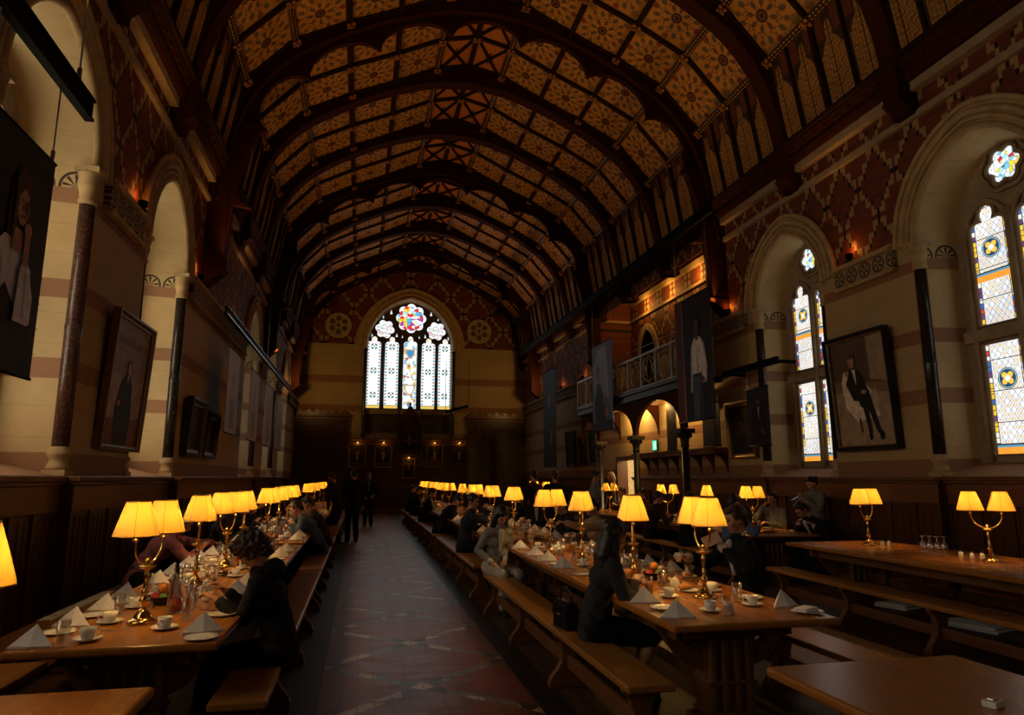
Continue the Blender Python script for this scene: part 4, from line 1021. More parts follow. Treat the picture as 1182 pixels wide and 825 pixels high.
# ---------------------------------------------------------------- framed paintings
M['frame_gold'] = plain('dull gilt frame', (.22, .12, .035), .4, .4, .3, 14)
M['frame_dark'] = plain('dark frame', (.035, .018, .01), .4, 0, .3, 10)
M['frame_black'] = plain('black frame', (.008, .007, .006), .35)
def painting(loc, facing, w, h, label, layers, bg, fw=.09, fm='frame_gold', group='framed portraits', dep=.10, tilt=.0, inner_m='frame_gold'):
    # local: u along the wall, v up; built facing -y then turned
    rz = {'-y': 0, '+x': pi / 2, '-x': -pi / 2}[facing]
    e = empty('painting', loc, rz, label, 'painting', group); e.rotation_euler = (tilt, 0, rz)
    f = MB()
    hw, hh = w / 2, h / 2
    prof = [(0, 0), (0, -dep), (fw * .35, -dep * 1.0), (fw * .6, -dep * .7), (fw, -dep * .55), (fw, -.01)]
    cs = [(-hw, 0, 1, 1), (hw, 0, -1, 1), (hw, h, -1, -1), (-hw, h, 1, -1)]
    vs = []
    for x, z, dx, dz in cs:
        for o_, y in prof: vs.append((x + dx * o_, y, z + dz * o_))
    n = len(prof); fs = [(k * n + i, k * n + i + 1, ((k + 1) % 4) * n + i + 1, ((k + 1) % 4) * n + i) for k in range(4) for i in range(n - 1)]
    f.add(vs, fs); obj('frame', f, M[fm], e, fix=True)
    lip = MB()
    for x0, x1, z0, z1 in ((-hw + fw * .85, hw - fw * .85, fw * .85, fw * 1.1), (-hw + fw * .85, hw - fw * .85, h - fw * 1.1, h - fw * .85), (-hw + fw * .85, -hw + fw * 1.1, fw * .85, h - fw * .85), (hw - fw * 1.1, hw - fw * .85, fw * .85, h - fw * .85)):
        lip.box(x0, x1, -dep * .62, -dep * .3, z0, z1)
    obj('gilt_slip', lip, M[inner_m], e)
    c = MB().box(-hw + fw * .5, hw - fw * .5, -.03, -.005, fw * .5, h - fw * .5); obj('canvas', c, pcol(bg), e)
    L = layers(hw - fw, h - 2 * fw) if layers else []
    if L: picture(e, 'portrait', L, lambda u, v, l: (u, -.031 - l, v + fw))
    return e
def p_robe(hw, H):
    L = [((.33, .245, .21), [(-hw, H * .55), (hw, H * .55), (hw, H), (-hw, H)]), ((.22, .155, .13), [(-hw * .8, H * .80), (hw * .9, H * .80), (hw * .9, H * .86), (-hw * .8, H * .86)]), ((.20, .09, .045), [(-hw, 0), (hw, 0), (hw, H * .24), (-hw, H * .20)])]
    L += [((.022, .023, .03), [(-.24, 0), (-.30, H * .30), (-.18, H * .52), (-.05, H * .58), (.07, H * .58), (.2, H * .5), (.30, H * .25), (.27, 0)]), ((.55, .26, .15), ov(-.22, H * .33, .05, .04)), (WHS, [(-.03, H * .57), (.05, H * .57), (.01, H * .50)]), ((.10, .08, .075), ov(.01, H * .655, .085, .07)), ((.55, .34, .24), ov(.01, H * .625, .062, .085))]
    return clipL(L, hw, H)
painting((XL, 9.68, 1.94), '+x', 1.50, 1.72, 'large gilt-framed portrait of a robed figure between the first two left-wall windows', p_robe, (.40, .31, .26), .07, 'frame_gold', 'framed portraits on the left wall', .09, radians(3))
painting((XL, 13.5, 1.98), '+x', 1.22, 1.05, 'dark framed portrait beyond the second left-wall window, nearer of the pair', lambda hw, H: clipL(bust(0, H * .62, 1.0, (.2, .11, .07), BK, (.03, .02, .02)), hw, H), (.05, .032, .024), .13, 'frame_dark', 'framed portraits on the left wall', .12, radians(4))
painting((XL, 14.85, 1.98), '+x', 1.15, .92, 'dark framed portrait beyond the second left-wall window, farther of the pair', lambda hw, H: clipL(bust(0, H * .62, .9, (.2, .11, .07), BK, (.03, .02, .02)), hw, H), (.05, .032, .024), .13, 'frame_dark', 'framed portraits on the left wall', .12, radians(4))
def p_seat(hw, H):
    L = [((.115, .075, .055), [(-hw, H * .62), (hw, H * .55), (hw, H), (-hw, H)]), ((.34, .25, .16), [(hw * .35, H * .60), (hw, H * .55), (hw, H), (hw * .35, H)]), ((.40, .295, .19), [(-hw, 0), (hw, 0), (hw, H * .46), (-hw, H * .52)])]
    CH = (.80, .71, .55)
    L += [(CH, [(-.44, H * .60), (-.38, H * .70), (-.12, H * .70), (.22, H * .50), (.34, H * .26), (-.16, H * .22), (-.40, H * .36)]), ((.06, .03, .015), [(-.14, H * .25), (-.09, H * .25), (-.07, H * .12), (-.12, H * .12)]), ((.5, .4, .26), [(.18, H * .46), (.30, H * .52), (.34, H * .40), (.26, H * .28)])]
    ST = (.017, .017, .021)
    L += [(ST, [(-.34, H * .58), (-.22, H * .72), (-.06, H * .72), (.08, H * .62), (.16, H * .46), (.02, H * .40), (-.20, H * .42)]), (ST, [(-.12, H * .46), (.16, H * .50), (.28, H * .22), (.33, H * .12), (.25, H * .10), (.12, H * .30), (-.06, H * .36)]), (ST, [(-.02, H * .38), (.10, H * .36), (.14, H * .12), (.06, H * .10)]),
          (BK, ov(.33, H * .085, .05, .075)), (BK, ov(.09, H * .09, .04, .075)), (WH, [(-.16, H * .71), (-.08, H * .71), (-.09, H * .56)]), ((.42, .24, .15), ov(-.15, H * .785, .075, .10)), ((.10, .075, .06), ov(-.15, H * .845, .08, .055)), ((.42, .24, .15), ov(-.28, H * .68, .045, .05)), ((.42, .24, .15), ov(.06, H * .49, .06, .035))]
    return clipL(L, hw, H)
painting((XR, 9.45, 2.03), '-x', 1.40, 1.88, 'large framed portrait of a seated person in a dark suit between the two right-wall windows', p_seat, (.23, .16, .10), .075, 'frame_black', 'framed portraits on the right wall', .13, radians(3), 'frame_gold')
painting((XR, 13.12, 2.0), '-x', 1.05, 1.2, 'dark framed painting on the right wall behind the small banner', lambda hw, H: clipL(bust(0, H * .6, 1.0, (.10, .055, .035), BK, (.02, .015, .015)), hw, H), (.04, .028, .02), .10, 'frame_gold', 'framed portraits on the right wall', .1, radians(3))
for i, (y, h, z) in enumerate(((25.3, 1.35, 2.0), (23.9, 1.05, 2.0), (22.75, 1.25, 2.0))):
    painting((XR, y, z), '-x', 1.0, h, '%s of three black framed paintings left of the gallery, from the end wall' % ORD[i + 1], lambda hw, H: clipL(bust(0, H * .6, 1.0, (.10, .055, .035), BK, (.02, .015, .015)), hw, H), (.025, .018, .014), .09, 'frame_dark', 'framed portraits on the right wall', .1, radians(3))
FP = [(-.2, 2.05, 'leftmost portrait on the end wall, in a dim gilt frame'), (1.0, 2.05, 'gilt-framed portrait on the end wall, just left of the gabled shrine'), (3.42, 2.08, 'brightly lit gilt-framed portrait on the end wall, just right of the gabled shrine'), (4.62, 2.08, 'rightmost portrait on the end wall, in a dark frame')]
for i, (x, z, lb) in enumerate(FP):
    red = i == 2
    painting((x, YF - .13, z), '-y', .84, 1.05, lb, lambda hw, H, r=red: clipL(bust(0, H * .66, .95, (.36, .2, .12), (.03, .02, .015), (.22, .03, .02) if r else (.02, .016, .015), WHS), hw, H), (.04, .025, .016), .07, 'frame_gold' if i < 3 else 'frame_dark', 'framed portraits on the end wall', .09)
painting((2.2, YF - .13, 1.55), '-y', .62, .95, 'small gilt-framed portrait at the foot of the gabled shrine', lambda hw, H: clipL(bust(0, H * .6, .8, (.2, .12, .07), BK, (.025, .018, .014)), hw, H), (.035, .024, .016), .06, 'frame_gold', 'framed portraits on the end wall', .09)
for i, (x, z, _) in enumerate(FP + [(2.2, 1.42, '')]):
    zt_ = z + (1.05 if i < 4 else 1.0)
    e = empty('picture_lamp', (x, YF - .13, zt_ + .12), 0, 'small brass picture light over the %s' % ['leftmost portrait of the end wall', 'portrait left of the gabled shrine', 'brightly lit portrait right of the gabled shrine', 'rightmost portrait of the end wall', 'small portrait at the foot of the shrine'][i], 'picture light', 'picture lights on the end wall')
    obj('lamp_hood', MB().tube([(-.2, -.24, .04), (.2, -.24, .04)], .035, 8), M['brass'], e); obj('arm', MB().tube([(0, 0, -.02), (0, -.12, .05), (0, -.23, .05)], .012, 6), M['brass'], e)
# gabled shrine holding a portrait
e = empty('gabled_shrine', (2.2, YF - .12, 2.72), 0, 'carved oak shrine with a pointed gable below the end window', 'shrine')
k = MB()
for q_ in (-1, 1):
    k.box(*sorted((q_ * .48, q_ * .60)), -.28, 0, 0, 1.75); k.prism([(q_ * .54 - .09, 1.75), (q_ * .54 + .09, 1.75), (q_ * .54, 2.12)], 'y', -.3, -.02)
k.box(-.62, .62, -.30, 0, -.06, .06); obj('pillar', k, M['dado'], e)
k = MB(); k.prism([(-.5, 1.42), (-.5, 1.62), (0, 2.25), (.5, 1.62), (.5, 1.42), (.44, 1.42)] + [(.44 * cos(a), 1.42 + .42 * sin(a)) for a in [j * pi / 10 for j in range(1, 10)]] + [(-.44, 1.42)], 'y', -.26, -.04)
k.tube([(-.55, -.26, 1.58), (0, -.26, 2.28), (.55, -.26, 1.58)], .04, 6); k.lathe([(.05, 2.25), (.03, 2.32), (.07, 2.36), (0, 2.46)], 8, (0, -.15, 0)); obj('gable', k, M['dado_h'], e)
obj('back_panel', MB().box(-.48, .48, -.04, 0, .06, 1.6), M['dado'], e)
painting((2.2, YF - .17, 2.82), '-y', .80, 1.0, 'portrait of a standing figure inside the gabled shrine', lambda hw, H: clipL(bust(0, H * .68, .95, (.33, .18, .11), (.05, .03, .02), (.025, .018, .014), WHS), hw, H), (.045, .028, .018), .05, 'frame_dark', 'framed portraits on the end wall', .06)
# small uplights on the ledges
k = 0
for X, s, ys, nm in ((XL, 1, (5.3, 9.55, 13.0, 16.9, 21.9, 29.0), 'left'), (XR, -1, (5.2, 9.45, 13.35, 23.6, 26.5, 29.0), 'right')):
    for i, y in enumerate(ys):
        e = empty('ledge_uplight', (X + s * .10, y, 5.13), 0, 'small black uplight on the %s-wall ledge, %s from the camera' % (nm, ORD[i + 1]), 'uplight', 'uplights on the %s-wall ledge' % nm)
        b = MB().box(-.05, .05, -.06, .06, 0, .02); b.tube([(0, 0, .02), (0, 0, .05)], .02, 6); obj('bracket', b, M['black'], e)
        obj('lamp_head', MB().lathe([(.04, .045), (.06, .06), (.065, .13), (.05, .135)], 12), M['black'], e)
# ---------------------------------------------------------------- tables and benches
TZ = .75
TB = {}
def table(key, x0, x1, y0, y1, label, short, rot=0.0):
    W = x1 - x0; L = y1 - y0
    e = empty('dining_table', ((x0 + x1) / 2, (y0 + y1) / 2, 0), rot, label, 'table', 'long oak dining tables')
    t_ = MB(); t_.box(-W / 2, W / 2, -L / 2, L / 2, TZ - .045, TZ); obj('tabletop', t_, M['table'], e, bevel=.014)
    a = MB(); w2 = W / 2 - .17
    for q in (-1, 1): a.box(q * w2 - .02, q * w2 + .02, -L / 2 + .3, L / 2 - .3, TZ - .15, TZ - .045)
    for q in (-1, 1): a.box(-w2, w2, q * (L / 2 - .32) - .02, q * (L / 2 - .32) + .02, TZ - .15, TZ - .045)
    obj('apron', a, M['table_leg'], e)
    for q in (-1, 1):
        yc = q * (L / 2 - .46); p = MB()
        p.box(-.16, .16, yc - .09, yc + .09, .10, TZ - .045)
        for x in (-.125, -.045, .045, .125):
            for s in (-1, 1): p.tube([(x, yc + s * .085, .12), (x, yc + s * .085, TZ - .12)], .034, 10)
        for z in (.115, .30, .58): p.box(-.17, .17, yc - .118, yc + .118, z, z + .028)
        p.box(-.34, .34, yc - .10, yc + .10, 0, .075); p.box(-.24, .24, yc - .085, yc + .085, .075, .115)
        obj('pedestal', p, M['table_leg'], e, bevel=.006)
        for s in (-1, 1):
            b = MB(); n = 14
            lower = []; upper = []
            for i in range(n + 1):
                u = i / n
                lower.append((s * (.13 + (W / 2 - .20) * u), .36 + .30 * (u ** 1.7) + .012 * sin(u * 9))); upper.append((s * (.13 + (W / 2 - .20) * u), TZ - .05))
            # pierced by a round eye: built as two strips around it
            cx, cz, r_ = .25, .585, .055
            m1 = [(x, max(min(z, TZ - .05), lo[1])) for (x, _), lo, z in zip(lower, lower, [cz - sqrt(max(0, r_ * r_ - (abs(x) - cx) ** 2)) for x, _ in lower])]
            m2 = [(x, max(lo[1], z)) for (x, _), lo, z in zip(lower, lower, [cz + sqrt(max(0, r_ * r_ - (abs(x) - cx) ** 2)) for x, _ in lower])]
            b.band(lower, m1, 'y', yc - .03, yc + .03); b.band(m2, upper, 'y', yc - .03, yc + .03)
            b.tube([(s * cx + (r_ + .006) * cos(a_), yc + .03 * v, cz + (r_ + .006) * sin(a_)) for v in (-1,) for a_ in [2 * pi * j / 16 for j in range(16)]], .012, 6, 0, True)
            obj('bracket', b, M['table_leg'], e)
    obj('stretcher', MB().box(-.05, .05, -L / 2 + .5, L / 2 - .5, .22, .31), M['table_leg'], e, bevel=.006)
    TB[key] = dict(x0=x0, x1=x1, y0=y0, y1=y1, name=short, e=e); return e
table('L0', -1.80, -.80, .3, 3.27, 'bare oak table end in the bottom left corner', 'the bare bottom left table')
table('L1', -1.71, -.70, 4.02, 9.4, 'first laid oak table left of the aisle, nearest the camera', 'the first left table')
table('L2', -1.71, -.70, 9.72, 15.0, 'second laid oak table left of the aisle', 'the second left table')
table('L3', -1.71, -.70, 15.3, 20.6, 'third laid oak table left of the aisle, under the third banner', 'the third left table')
table('L4', -1.71, -.70, 20.9, 26.2, 'farthest oak table left of the aisle', 'the fourth left table')
table('C0', 1.84, 2.86, -.6, 3.0, 'bare oak table in the bottom right corner with a white box on it', 'the bare bottom right table')
table('C1', 1.81, 2.92, 3.88, 9.05, 'first laid oak table right of the aisle with a carved pedestal in view', 'the first centre table')
table('C2', 1.81, 2.92, 9.45, 14.9, 'second laid oak table right of the aisle', 'the second centre table')
table('C3', 1.81, 2.92, 15.3, 20.6, 'third laid oak table right of the aisle', 'the third centre table')
table('C4', 1.81, 2.92, 20.9, 26.2, 'farthest oak table right of the aisle', 'the fourth centre table')
table('R1', 5.52, 6.93, 2.9, 8.42, 'bare polished oak table by the right wall with two lamps and upturned glasses', 'the bare right table', radians(-1.2))
table('R2', 5.75, 6.95, 9.5, 14.7, 'laid oak table by the right wall where several diners gather', 'the right-wall table')
table('R3', 5.6, 6.62, 15.2, 20.4, 'third oak table along the right wall, beside the gallery columns', 'the third right table')
table('R4', 5.6, 6.62, 20.8, 26.0, 'farthest oak table along the right wall', 'the fourth right table')

def bench(x0, x1, y0, y1, label, nleg=4, rot=0.0):
    W = x1 - x0; L = y1 - y0
    e = empty('dining_bench', ((x0 + x1) / 2, (y0 + y1) / 2, 0), rot, label, 'bench', 'long oak benches beside the tables')
    obj('seat', MB().box(-W / 2, W / 2, -L / 2, L / 2, .405, .45), M['bench'], e, bevel=.01)
    pr = [(.115, .405), (.115, .37), (.075, .33), (.055, .26), (.06, .19), (.095, .13), (.135, .085), (.15, .06), (.15, 0)]
    ol = pr + [(-x, z) for x, z in pr[::-1]]
    for i in range(nleg):
        y = -L / 2 + .18 + (L - .36) * i / (nleg - 1)
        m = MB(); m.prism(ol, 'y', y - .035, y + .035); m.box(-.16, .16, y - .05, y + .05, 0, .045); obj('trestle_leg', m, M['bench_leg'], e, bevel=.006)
    st = MB(); st.box(-.018, .018, -L / 2 + .18, L / 2 - .18, .14, .24); obj('stretcher', st, M['bench_leg'], e, bevel=.005)
    return e
bench(-.735, -.44, 4.02, 9.25, 'aisle-side bench of the first left table, where the person in the black hoodie sits', 5)
bench(-.735, -.44, 9.35, 14.6, 'aisle-side bench of the second left table', 5)
bench(-.735, -.44, 15.0, 20.4, 'aisle-side bench of the third left table', 5)
bench(-.735, -.44, 20.9, 26.2, 'aisle-side bench of the farthest left table', 5)
bench(-2.54, -2.18, 5.35, 9.3, 'wall-side bench of the first left table', 4)
bench(-2.20, -1.90, 9.6, 14.8, 'wall-side bench of the second left table', 5)
bench(-2.20, -1.90, 15.2, 20.4, 'wall-side bench of the third left table', 5)
eb = bench(-2.25, -1.90, 1.2, 5.14, 'round-ended bench at the left edge, wall side of the bare corner table', 3)
bench(1.50, 1.79, 3.84, 8.55, 'near bench right of the aisle, where the woman in the black blazer sits', 4)
bench(1.50, 1.79, 9.3, 13.9, 'second bench right of the aisle, under two seated diners', 4)
bench(1.50, 1.79, 14.3, 19.6, 'third bench right of the aisle', 5)
bench(1.50, 1.79, 20.0, 25.6, 'farthest bench right of the aisle', 5)
bench(3.12, 3.44, 3.3, 8.5, 'far-side bench of the first centre table, beneath the suited man', 4)
bench(3.12, 3.44, 9.3, 14.6, 'far-side bench of the second centre table', 5)
bench(3.12, 3.44, 15.2, 20.4, 'far-side bench of the third centre table', 5)
bench(3.12, 3.44, -.6, 2.9, 'bench in the right foreground beside the bare corner table', 3)
bench(5.16, 5.46, 3.0, 8.35, 'aisle-side bench of the bare polished table by the right wall', 5, radians(-1.2))
bench(7.05, 7.34, 3.0, 5.9, 'near wall-side bench behind the bare polished right table', 3)
bench(7.05, 7.34, 6.1, 8.7, 'far wall-side bench behind the bare polished right table', 3)
bench(5.36, 5.66, 9.4, 14.6, 'aisle-side bench of the right-wall table with diners', 5)
bench(5.2, 5.48, 15.2, 20.4, 'aisle-side bench of the third right table', 5)
bench(7.05, 7.34, 9.4, 14.2, 'wall-side bench of the right-wall table with diners', 5)
bench(6.74, 7.0, 15.2, 20.4, 'wall-side bench of the third right table', 5)

# ---------------------------------------------------------------- two-armed brass lamps
def make_lamp():
    e = empty('table_lamp', (0, 0, 0))
    obj('base', MB().lathe([(.0, .0), (.082, .0), (.086, .008), (.080, .018), (.060, .026), (.050, .034), (.046, .048), (.026, .066), (.018, .08)], 24), M['brass'], e)
    obj('stem', MB().lathe([(.016, .078), (.014, .10), (.026, .115), (.030, .13), (.018, .145), (.013, .16), (.022, .172), (.013, .185), (.011, .22), (.016, .25), (.020, .275), (.012, .29), (.012, .305), (.04, .312), (.048, .322), (.045, .328), (.018, .330), (.014, .345), (.02, .356), (.008, .368), (0, .372)], 18), M['brass'], e)
    for q in (-1, 1):
        pts = [(q * .134 * sin(a), 0, .465 - .13 * cos(a)) for a in [j * pi / 2 / 9 for j in range(10)]] + [(q * .134, 0, .52)]
        am = MB().tube(pts, .0075, 8); am.lathe([(.0075, .470), (.016, .477), (.016, .487), (.009, .495)], 10, (q * .134, 0, 0)); am.lathe([(.012, .52), (.012, .565)], 10, (q * .134, 0, 0))
        obj('arm', am, M['brass'], e)
        s = MB(); n = 72; vs = []; uv = []
        for k, (r, z) in enumerate(((.124, .512), (.110, .560), (.093, .618), (.064, .708))):
            for j in range(n): pl_ = 1 + .012 * cos(j * pi); vs.append((q * .134 + r * pl_ * cos(2 * pi * j / n), r * pl_ * sin(2 * pi * j / n), z))
        fs = []
        for k in range(3):
            for j in range(n): fs.append((k * n + j, k * n + (j + 1) % n, (k + 1) * n + (j + 1) % n, (k + 1) * n + j)); uv.append([(j / n, k / 3), ((j + 1) / n, k / 3), ((j + 1) / n, (k + 1) / 3), (j / n, (k + 1) / 3)])
        s.add(vs, fs, 0, True, uv); sh = obj('lamp_shade', s, M['shade'], e, fix=False)
        w = MB()
        for r, z in ((.064, .708), (.124, .512)): w.tube([(q * .134 + r * cos(a), r * sin(a), z) for a in [2 * pi * j / 32 for j in range(32)]], .0028, 5, 0, True)
        for a in (0, 2.09, 4.19): w.tube([(q * .134, 0, .565), (q * .134 + .064 * cos(a), .064 * sin(a), .708)], .002, 4)
        obj('shade_wire', w, M['brass'], sh)
        b = MB(); b.ell((q * .134, 0, .59), (.018, .018, .028), 10, 7); obj('bulb', b, M['bulb'], e)
    return e
LP = [('L', 2.56, -1.33, 0), ('L', 4.65, -1.24, 71.5), ('L', 6.08, -1.26, 100), ('L', 7.25, -1.25, 70), ('L', 8.02, -1.22, 95), ('L', 10.0, -1.22, 85), ('L', 11.2, -1.2, 100), ('L', 12.6, -1.22, 70), ('L', 13.8, -1.22, 96), ('L', 17.0, -1.22, 100), ('L', 18.9, -1.22, 70), ('L', 20.8 - 1.0, -1.22, 95), ('L', 22.3, -1.22, 88), ('L', 24.6, -1.22, 92),
      ('C', 4.72, 2.45, 86), ('C', 5.40, 2.19, 70), ('C', 7.06, 2.29, 66), ('C', 8.1, 2.24, 40), ('C', 10.45, 2.31, 66), ('C', 12.2, 2.3, 60), ('C', 14.05, 2.3, 50), ('C', 15.9, 2.3, 82), ('C', 18.4, 2.3, 50), ('C', 19.9, 2.3, 60), ('C', 21.7, 2.3, 75), ('C', 23.2, 2.3, 82), ('C', 24.8, 2.3, 70), ('C', 25.9, 2.3, 60),
      ('R', 6.05, 6.36, -46), ('R', 7.82, 6.38, 20), ('R', 10.55, 6.42, 15), ('R', 12.1, 6.42, 62), ('R', 13.8, 6.4, -10), ('R', 17.3, 6.4, 20), ('R', 23.7, 6.4, 50), ('R', 25.4, 6.4, 30)]
ROW = {'L': 'the left row of tables', 'C': 'the centre row of tables', 'R': 'the right row of tables'}
lamp0 = make_lamp(); cnt = {'L': 0, 'C': 0, 'R': 0}; LAMPS = []
for i, (rw, y, x, a) in enumerate(LP):
    o = lamp0 if i == 0 else copy_tree(lamp0)
    cnt[rw] += 1; o.location = (x, y, TZ); o.rotation_euler = (0, 0, radians(a))
    tag(o, 'two-armed brass lamp with cream shades, %s from the camera along %s' % (ORD[cnt[rw]], ROW[rw]), 'lamp', 'brass table lamps'); LAMPS.append(o)

# ---------------------------------------------------------------- tableware
PROTO = {}
def make(kind):
    if kind == 'napkin':
        m = MB(); a, h, d = .116, .110, .08
        m.add([(-a, -.03, 0), (a, -.03, 0), (0, d, 0), (0, .012, h), (0, -.055, .0)], [(0, 4, 3), (4, 1, 3), (1, 2, 3), (2, 0, 3), (0, 2, 1, 4)])
        m.add([(-a * .95, -.035, .0), (0, -.06, .0), (a * .95, -.035, .0), (a * .9, -.04, .012), (0, -.066, .014), (-a * .9, -.04, .012)], [(0, 1, 4, 5), (1, 2, 3, 4)])
        return obj('napkin', m, M['linen'], bevel=.002)
    if kind == 'flat_napkin':
        m = MB(); m.box(-.09, .09, -.05, .05, 0, .012); m.box(-.07, .08, -.04, .045, .012, .02); return obj('folded_napkin', m, M['linen'], bevel=.003)
    if kind == 'cup':
        e = empty('cup'); obj('bowl', MB().lathe([(0, .0), (.024, .0), (.027, .006), (.036, .03), (.040, .062), (.0375, .062), (.034, .03), (.022, .009), (0, .008)], 24, cap=False), M['china'], e)
        obj('handle', MB().tube([(.037 + .0, 0, .05), (.055, 0, .052), (.064, 0, .038), (.056, 0, .022), (.034, 0, .018)], .004, 6), M['china'], e); return e
    if kind == 'saucer': return obj('saucer', MB().lathe([(0, .0), (.035, .0), (.045, .004), (.072, .015), (.072, .018), (.045, .008), (.03, .006), (0, .006)], 28, cap=False), M['china'])
    if kind == 'plate': return obj('side_plate', MB().lathe([(0, 0), (.05, 0), (.06, .004), (.088, .012), (.088, .015), (.06, .008), (.05, .005), (0, .005)], 28, cap=False), M['china'])
    if kind == 'glass': return obj('tumbler', MB().lathe([(0, 0), (.027, 0), (.030, .004), (.034, .13), (.0315, .13), (.027, .018), (0, .014)], 20, cap=False), M['glass'])
    if kind == 'juice':
        e = empty('juice_glass'); obj('tumbler', MB().lathe([(0, 0), (.027, 0), (.030, .004), (.034, .115), (.0315, .115), (.027, .012), (0, .01)], 20, cap=False), M['glass'], e)
        obj('juice', MB().lathe([(0, .012), (.026, .012), (.029, .075), (0, .075)], 18), M['juice'], e); return e
    if kind == 'stem':
        return obj('wine_glass', MB().lathe([(.028, 0), (.037, .03), (.037, .055), (.022, .085), (.006, .10), (.0055, .135), (.010, .145), (.036, .152), (.036, .156), (0, .156)], 24, cap=False), M['glass_bright'])
    if kind == 'fork':
        m = MB(); m.box(-.004, .004, -.09, .03, .001, .004); m.box(-.011, .011, .03, .05, .001, .004)
        for k in (-1.5, -.5, .5, 1.5): m.box(k * .006 - .0016, k * .006 + .0016, .05, .09, .001, .004)
        return obj('fork', m, M['steel'])
    if kind == 'knife':
        m = MB(); m.box(-.005, .005, -.10, -.01, .001, .006); m.prism([(-.005, -.01), (.006, -.01), (.009, .03), (.004, .10), (-.003, .105)], 'z', .001, .003); return obj('knife', m, M['steel'])
    if kind == 'jug':
        e = empty('juice_jug'); obj('jug', MB().lathe([(0, 0), (.055, 0), (.06, .01), (.066, .12), (.063, .17), (.070, .215), (.067, .215), (.060, .17), (.062, .12), (.056, .014), (0, .012)], 24, cap=False), M['glass'], e)
        obj('juice', MB().lathe([(0, .013), (.054, .013), (.060, .085), (0, .085)], 22), M['juice'], e)
        obj('handle', MB().tube([(.064, 0, .19), (.10, 0, .19), (.115, 0, .15), (.10, 0, .09), (.063, 0, .06)], .007, 8), M['glass'], e); return e
    if kind == 'carafe':
        e = empty('carafe'); obj('bottle', MB().lathe([(0, 0), (.045, 0), (.048, .01), (.045, .10), (.02, .19), (.016, .24), (.02, .25), (.018, .25), (.013, .24), (.017, .19), (.042, .10), (.044, .012), (0, .01)], 22, cap=False), M['glass'], e)
        obj('drink', MB().lathe([(0, .012), (.042, .012), (.041, .09), (0, .09)], 20), M['jam'], e); obj('stopper', MB().lathe([(0, .24), (.012, .24), (.014, .275), (0, .28)], 12), M['black'], e); return e
    if kind == 'shaker':
        e = empty('shaker'); obj('pot', MB().lathe([(0, 0), (.022, 0), (.024, .01), (.022, .045), (.016, .06), (0, .06)], 16), M['china'], e); obj('cap', MB().lathe([(.017, .058), (.017, .066), (.010, .074), (0, .076)], 14), M['steel'], e); return e
    if kind == 'jar':
        e = empty('sugar_pot'); obj('pot', MB().lathe([(0, 0), (.034, 0), (.038, .02), (.036, .05), (.03, .062), (0, .062)], 18), M['china'], e); obj('lid', MB().lathe([(.033, .062), (.024, .074), (.008, .078), (.01, .086), (0, .09)], 16), M['china'], e); return e
    if kind == 'fbowl': return obj('fruit_bowl', MB().lathe([(0, 0), (.05, 0), (.055, .008), (.10, .055), (.105, .06), (.10, .06), (.05, .014), (0, .012)], 26, cap=False), M['bowl'])
    if kind == 'platter':
        m = MB().lathe([(0, 0), (.10, 0), (.14, .012), (.14, .016), (.10, .006), (0, .006)], 28, cap=False); return obj('serving_platter', m, M['steel'])
    if kind in ('apple', 'orange', 'lime'):
        m = MB().lathe([(0, .006), (.016, 0), (.032, .014), (.036, .034), (.030, .056), (.014, .064), (.004, .058), (0, .056)], 16, cap=False); e = obj(kind, m, M[{'apple': 'fruit_red', 'orange': 'fruit_or', 'lime': 'fruit_gr'}[kind]]); obj('stalk', MB().tube([(0, 0, .056), (.004, 0, .07)], .0022, 5), M['dado'], e); return e
    if kind == 'croissant':
        m = MB(); pts = [(.06 * cos(a), .05 * sin(a), .022) for a in [pi * (.05 + .9 * j / 12) for j in range(13)]]
        m.tube(pts, [.006 + .018 * sin(pi * j / 12) * (1 + .12 * (j % 2)) for j in range(13)], 10); return obj('croissant', m, M['pastry'])
    if kind == 'toast':
        m = MB(); m.prism([(-.05, -.045), (.05, -.045), (.055, .03), (.03, .055), (-.03, .055), (-.055, .03)], 'z', 0, .014); return obj('toast_slice', m, M['pastry'], bevel=.003)
GRP = {}
def put(kind, x, y, z=0.0, rot=0.0, label='', cat='', group=None):
    first = kind not in PROTO
    o = make(kind) if first else copy_tree(PROTO[kind])
    if first: PROTO[kind] = o
    o.location = (x, y, TZ + z + .0006); o.rotation_euler = (0, 0, radians(rot)); tag(o, label, cat, group); return o
random.seed(21)
